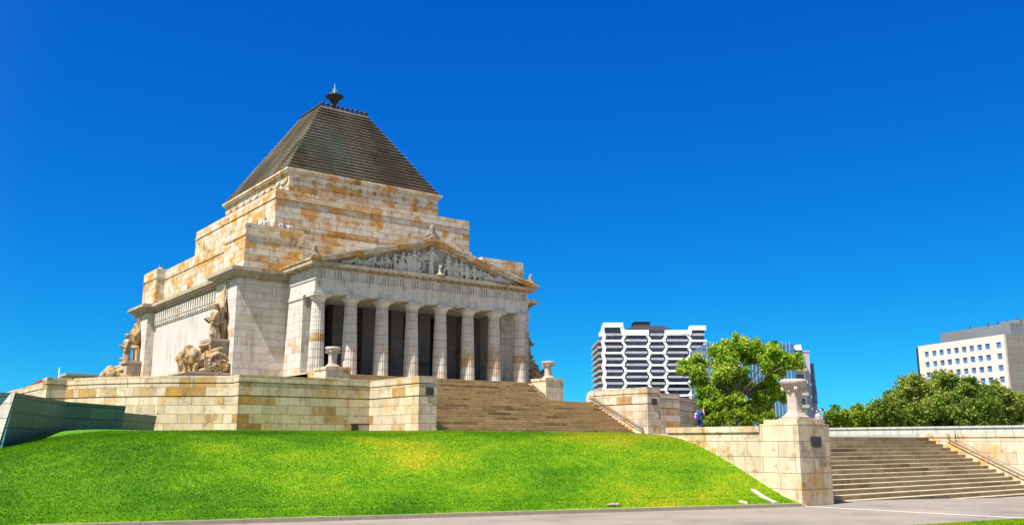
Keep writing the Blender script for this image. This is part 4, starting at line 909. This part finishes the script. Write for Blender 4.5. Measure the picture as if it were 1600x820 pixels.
for cl, lb in zip(shr, slab):
    c = AT(1050+cl[0][0]/5.125, 665, 78, 2.3); tree('shrub', lb, c, pxclumps(cl, 78, 5.125, 1050, 515, .6), M['leaf_hedge'], 1500, .15, M['bark'], .06, 'shrubs below the big tree', 2, 'shrub')
ol = [[(1302, 652, 13), (1313, 648, 10)], [(1333, 650, 12), (1345, 648, 11), (1325, 656, 9)], [(1360, 652, 12), (1368, 645, 12)], [(1392, 638, 20), (1385, 652, 14), (1400, 625, 12)],
      [(1428, 612, 22), (1420, 630, 22), (1440, 640, 20), (1425, 596, 11), (1415, 650, 16)], [(1470, 610, 22), (1480, 596, 13), (1462, 635, 24), (1490, 645, 20), (1496, 620, 18)], [(1522, 618, 22), (1515, 600, 14), (1535, 640, 22), (1510, 645, 18)], [(1558, 628, 20), (1550, 612, 14), (1567, 646, 18), (1575, 622, 12)], [(1590, 640, 18), (1598, 625, 12), (1604, 650, 14)]]
olab = ['low yellow green bush beside the person in blue at the top of the steps', 'low green bush second from the person in blue, before the dark olive trees', 'rounded green bush at the left foot of the olive trees', 'smaller olive green tree at the left end of the tree row below open sky', 'tall dark olive tree below the left edge of the office block', 'grey green olive tree below the middle of the office block', 'dense olive tree reaching the lower windows of the office block', 'olive tree with brownish foliage below the corner of the office block', 'pale green tree cut by the right edge under the grey side wall']
for i, (cl, lb) in enumerate(zip(ol, olab)):
    d = 92+(i % 3)*2.5; b = AT(cl[0][0], 668, d, 2.3); cl = cl+[(x, 662, 9) for x, y, r in cl]+[(cl[0][0]+7, 664, 8), (cl[0][0]-8, 664, 8)]; low = i < 3 or i == 8
    tree('hedge_bush' if i < 3 else 'olive_tree', lb, b, pxclumps(cl, d, 1, 0, 0, 1.2), M['leaf_hedge'] if low else M['leaf_olive'], 1500 if not low else 2300, .17, M['bark'], .1 if i < 3 else .12, 'trees behind the low grey green wall', 2, 'bush' if i < 3 else 'tree', spread=.42, tone=.48+.12*((i*5) % 3-1)+.08)

# ------------------------------------------------------------------ people
def person(base, face, h, label, top, bottom, hair, skin=(.50, .30, .21), longhair=False, arms='down', bag=None, walk=.12, shorts=True, vox=.017):
    s = h/1.75; base = Vector(base); X = Matrix.Translation(base) @ Matrix.Rotation(face, 4, 'Z') @ Matrix.Scale(s, 4)
    t = thing('person', base, label, 'person'); top = tuple(min(c, .36) for c in top)
    sk = plain('skin', skin, .6, var=.05)
    # facing +X in the local frame
    hp = [(walk, -.09), (-walk, .09)]; p = [('s', (0, 0, .98), (.11, .16, .13)), ('c', (0, 0, 1.0), (.01, 0, 1.22), .125, .125), ('s', (.0, 0, 1.34), (.105, .185, .13)), ('c', (0, 0, 1.42), (.015, 0, 1.53), .055, .05),
         ('s', (.02, 0, 1.635), (.098, .075, .115)), ('s', (.118, 0, 1.625), (.022, .014, .024)), ('s', (.06, 0, 1.57), (.05, .05, .04)), ('s', (.01, .08, 1.63), (.02, .012, .03)), ('s', (.01, -.08, 1.63), (.02, .012, .03))]
    for (wx, yy) in hp:
        kn = (wx*.75+.03, yy, .51); an = (wx*1.3-.02, yy, .09)
        p += [('c', (0, yy, .95), kn, .092, .06), ('c', kn, (an[0]-.02+wx*.0, yy, .33), .058, .06), ('c', (an[0]-.02, yy, .33), an, .058, .037), ('c', (an[0]-.04, yy, .04), (an[0]+.15, yy, .035), .042, .035)]
    ex = []
    for sd in (-1, 1):
        sh = Vector((0, sd*.205, 1.42))
        if arms == 'down': el = Vector((-.03+sd*walk*.5, sd*.25, 1.13)); ha = Vector((.06+sd*walk, sd*.25, .87))
        elif arms == 'camera': el = Vector((.17, sd*.24, 1.22)); ha = Vector((.24, sd*.07, 1.52))
        else: el = Vector((.04, sd*.27, 1.16)); ha = Vector((.24, sd*.16, 1.10))
        p += [('c', sh, el, .05, .04), ('c', el, ha, .04, .026)]; d = (ha-el).normalized(); p.append(('s', ha+d*.045, (.03, .03, .045)))
        u = Vector((0, 1, 0)).cross(d); u = u.normalized() if u.length > .1 else Vector((1, 0, 0))
        for k in range(4):
            b = ha+d*.08+u*(k-1.5)*.018; ln = (.062, .075, .07, .055)[k]; m_ = b+d*ln*.55; e = m_+d*ln*.4+Vector((0, -sd*.018, 0)); ex += [('c', b, m_, .009, .0085), ('c', m_, e, .0085, .007)]
        b = ha+d*.03+u*.03; ex.append(('c', b, b+d*.05+u*.03, .011, .009))
    sculpt('body', p, vox, sk, t, X, ex)
    tp = [('s', (0, 0, 1.35), (.125, .205, .15)), ('c', (0, 0, 1.0), (.005, 0, 1.25), .145, .145), ('s', (0, 0, 1.0), (.125, .175, .08))]
    for sd in (-1, 1):
        sh = Vector((0, sd*.2, 1.42)); el = Vector((-.03+sd*walk*.5, sd*.25, 1.13)) if arms == 'down' else (Vector((.17, sd*.24, 1.22)) if arms == 'camera' else Vector((.04, sd*.27, 1.16)))
        tp.append(('c', sh, sh.lerp(el, .75), .07, .062))
    sculpt('shirt', tp, vox, plain('shirt_cloth', top, .85, var=.1, vscale=6), t, X)
    bt = [('s', (0, 0, .96), (.135, .185, .1))]
    for (wx, yy) in hp:
        kn = Vector((wx*.75+.03, yy, .51)); hpv = Vector((0, yy, .93)); bt.append(('c', hpv, hpv.lerp(kn, .95 if shorts else 1), .115, .09))
        if not shorts: bt.append(('c', kn, Vector((wx*1.3-.02, yy, .12)), .085, .065))
    sculpt('shorts' if shorts else 'trousers', bt, vox, plain('lower_cloth', bottom, .85, var=.1, vscale=6), t, X)
    hr = [('s', (-.005, 0, 1.675), (.105, .088, .095)), ('s', (-.05, 0, 1.63), (.065, .083, .1))]
    if longhair: hr += [('c', (-.07, 0, 1.6), (-.1, 0, 1.42), .075, .06)]
    sculpt('hair', hr, vox, plain('hair', hair, .5, var=.2, vscale=20), t, X)
    MB().add([v for v in [X @ Vector(q) for q in [(.112, .03, 1.645), (.112, .045, 1.645), (.112, .045, 1.655), (.112, .03, 1.655), (.112, -.03, 1.645), (.112, -.045, 1.645), (.112, -.045, 1.655), (.112, -.03, 1.655)]]], [(0, 1, 2, 3), (7, 6, 5, 4)]).build('eyes', M['bronze'], t)
    if bag == 'backpack':
        b = thing('backpack', tuple(base+Vector((0, 0, 1.2))), 'blue backpack with a pink and white pocket on the back of a person', 'backpack')
        sculpt('pack', [('s', (-.22, 0, 1.2), (.13, .17, .25)), ('b', (-.2, 0, 1.15), (.1, .14, .2))], .02, plain('blue_nylon', (.02, .06, .35), .6, vscale=8), b, X)
        sculpt('pocket', [('s', (-.34, .03, 1.1), (.05, .10, .14))], .015, plain('pink_nylon', (.75, .25, .5), .6, vscale=8), b, X)
        sculpt('flap', [('s', (-.33, -.03, 1.3), (.06, .12, .06))], .015, plain('white_nylon', (.7, .7, .75), .6, vscale=8), b, X)
    if bag == 'shoulder':
        b = thing('shoulder_bag', tuple(base+Vector((0, 0, .95))), 'black bag hanging behind the hip of the person in blue', 'bag')
        sculpt('pouch', [('b', (-.2, -.1, .92), (.09, .15, .13)), ('s', (-.2, -.1, .92), (.11, .17, .15))], .018, plain('black_canvas', (.015, .015, .018), .7, vscale=8), b, X)
        q = MB().tube([X @ Vector(v) for v in ((-.17, -.2, 1.02), (-.12, -.1, 1.3), (-.02, .12, 1.5), (.13, .08, 1.4), (.15, -.1, 1.15), (-.05, -.22, 1.0))], .015, 6); q.build('strap', M['bronze'], b)
RZ = math.atan2(-.6, .8)      # facing towards the right of the view
person(AT(1094.5, 668, 59, 2.455), RZ+.35, 1.72, 'person with dark hair and a blue backpack raising both hands beside the curved wall', (.03, .07, .16), (.012, .02, .08), (.012, .01, .01), (.55, .34, .25), False, 'camera', 'backpack')
person(AT(1286.5, 672, 61, 2.43), RZ+PI-.2, 1.74, 'person in blue shirt and navy shorts with a black bag above the lower steps', (.10, .28, .62), (.02, .05, .13), (.02, .014, .01), (.48, .28, .19), False, 'down', 'shoulder')
person(AT(1279.5, 674, 62, 2.43), RZ+PI+.25, 1.66, 'person in white shirt half hidden behind the corner of the large urn pedestal', (.75, .75, .74), (.30, .12, .10), (.05, .03, .02), (.5, .3, .22), False, 'fold')
person((24.0, 61.9, 16.2), -2.2, 1.78, 'dark haired person in white behind the left corner parapet', (.78, .80, .82), (.03, .04, .08), (.012, .01, .01), arms='fold', vox=.03)
person((25.25, 61.75, 16.2), -1.4, 1.70, 'left one of two people close together at the front parapet', (.72, .70, .70), (.1, .1, .12), (.03, .02, .015), arms='fold', vox=.03)
person((25.78, 61.75, 16.2), -2.0, 1.66, 'right one of two people close together at the front parapet', (.75, .72, .70), (.25, .2, .18), (.12, .07, .04), arms='fold', longhair=True, vox=.03)
person((42.35, 62.4, 15.95), -1.2, 1.82, 'person in pink peering over the right slope of the pediment', (.62, .33, .38), (.05, .05, .07), (.16, .09, .06), arms='fold', vox=.03)
person((23.15, 84.9, 16.2), -2.6, 1.75, 'tiny person in white on the far left corner of the memorial', (.78, .78, .78), (.1, .1, .1), (.05, .04, .03), arms='fold', vox=.03)
person((23.95, 79.4, 15.75), -2.6, 1.85, 'tiny person in dark red behind the left side parapet', (.30, .05, .05), (.05, .05, .06), (.02, .02, .02), arms='fold', vox=.03)

# ------------------------------------------------------------------ small things
edging('stone_edging', (24.0, kerbY(24.0)+.02), (24.08, 19.25), .17, 'long pale stone strip lying on the slope near the foot of the cream wall')
edging('stone_edging', (23.05, kerbY(23.05)+.05), (22.93, 18.87), .17, 'short pale stone slab half sunk in the grass by the kerb')
t = thing('drain_stone', (18.74, kerbY(18.74)+.25, lawnz(18.74, kerbY(18.74)+.25)), 'small pale broken stone lying in the grass above the kerb', 'stone')
sculpt('slab', [('s', (18.74, kerbY(18.74)+.25, lawnz(18.74, kerbY(18.74)+.25)+.02), (.22, .12, .05)), ('s', (18.86, kerbY(18.86)+.22, lawnz(18.86, kerbY(18.86)+.22)+.02), (.13, .09, .06))], .02, M['kerb'], t)
t = thing('red_roofed_house', AT(60, 606, 120, 2), 'dark red roof edge with a white post beyond the far left wall', 'house', None, -math.atan2(.6, .8))
zz = AT(60, 604, 120).z-2; MB().prism([(-2.6, zz-1.2), (1.0, zz-1.2), (1.0, zz+.9), (.4, zz+1.0), (-2.6, zz-.5)], 0, 4, 1).build('roof', M['redroof'], t); MB().box(-2, .9, .5, 3.5, 0, zz-1.2).build('wall', M['conc'], t); MB().box(1.0, 1.35, -.1, .3, 0, zz+1.1).build('post', M['white'], t)
p = AT(91.5, 590, 120); t = thing('flagpole', (p.x, p.y, 2), 'thin white pole rising above the far left wall', 'pole'); m = MB().tube([(p.x, p.y, 2), (p.x, p.y, AT(91.5, 574, 120).z)], .045, 6); m.build('pole', M['white'], t); MB().lathe([(.01, p.z+1.2), (.08, p.z+1.26), (.01, p.z+1.32)], p.x, p.y, 8).build('finial', M['white'], t)
p = AT(124, 588, 95); t = thing('stone_canopy', (p.x, p.y, 4.66), 'low flat stone roof showing over the left end of the curved wall', 'canopy')
m = MB().box(p.x-1.6, p.x+1.6, p.y-1.6, p.y+1.6, p.z, p.z+.22); m.box(p.x-1.4, p.x+1.4, p.y-1.4, p.y+1.4, p.z-.2, p.z); m.build('roof', M['conc'], t); MB().box(p.x-1.1, p.x+1.1, p.y-1.1, p.y+1.1, 2.2, p.z-.2).build('wall', M['terrace'], t)

# ------------------------------------------------------------------ grass blades on the near lawns
def blades(name, pts, hmin, hmax, wid):
    n = len(pts); ang = rng.uniform(0, 2*PI, n); hh = rng.uniform(hmin, hmax, n); w = rng.uniform(.6, 1.3, n)*wid; ln = rng.normal(0, .45, (n, 2))
    dx, dy = np.cos(ang)*w, np.sin(ang)*w; V = np.zeros((n, 3, 3)); V[:, 0] = pts-np.stack([dx, dy, 0*dx], 1); V[:, 1] = pts+np.stack([dx, dy, 0*dx], 1); V[:, 2] = pts+np.stack([ln[:, 0]*hh, ln[:, 1]*hh, hh], 1)
    me = bpy.data.meshes.new(name); me.vertices.add(3*n); me.vertices.foreach_set('co', V.ravel()); me.loops.add(3*n); me.loops.foreach_set('vertex_index', np.arange(3*n)); me.polygons.add(n); me.polygons.foreach_set('loop_start', np.arange(0, 3*n, 3)); me.update(calc_edges=True)
    at = me.attributes.new('tone', 'FLOAT', 'FACE'); at.data.foreach_set('value', rng.random(n).astype(np.float32)); me.materials.append(M['blade'])
    o = bpy.data.objects.new(name, me); C.objects.link(o); return tag(o, kind='stuff')
N = 420000; bx = rng.uniform(-3, 24.8, N); bt = rng.beta(1.0, 1.25, N)*9+.03; by = np.array([kerbY(x) for x in bx])+bt/.96
# lawnz, vectorised
t_ = (by-(18.05+.292*(24.85-bx)))*.96; z_ = np.interp(t_, TT, ZZ); sm = lambda a: np.clip(a, 0, 1)**2*(3-2*np.clip(a, 0, 1))
k_ = 1-.36*sm((7.8-bx)/5.5)*sm(1-(t_-14)/12); und = .03*np.sin(bx*.9+1)*np.sin(t_*.7)+.03*np.sin(bx*.37+by*.5)
bz = .1+(z_-.1)*k_+und*sm(t_/2)*sm((24.6-bx)/2+.15)
blades('grass', np.stack([bx, by, bz-.005], 1), .018, .045, .012)
N = 26000; bx = rng.uniform(20.4, 29, N); by = 12.42-(bx-20.6)*.185-rng.random(N)**1.3*2.2; ok = (by < 12.38-(bx-20.6)*.17-np.where(bx < 21, .0, 0)); bx, by = bx[ok], by[ok]
blades('grass', np.stack([bx, by, np.array([roadz(x) for x in bx])+.01], 1), .02, .05, .012)
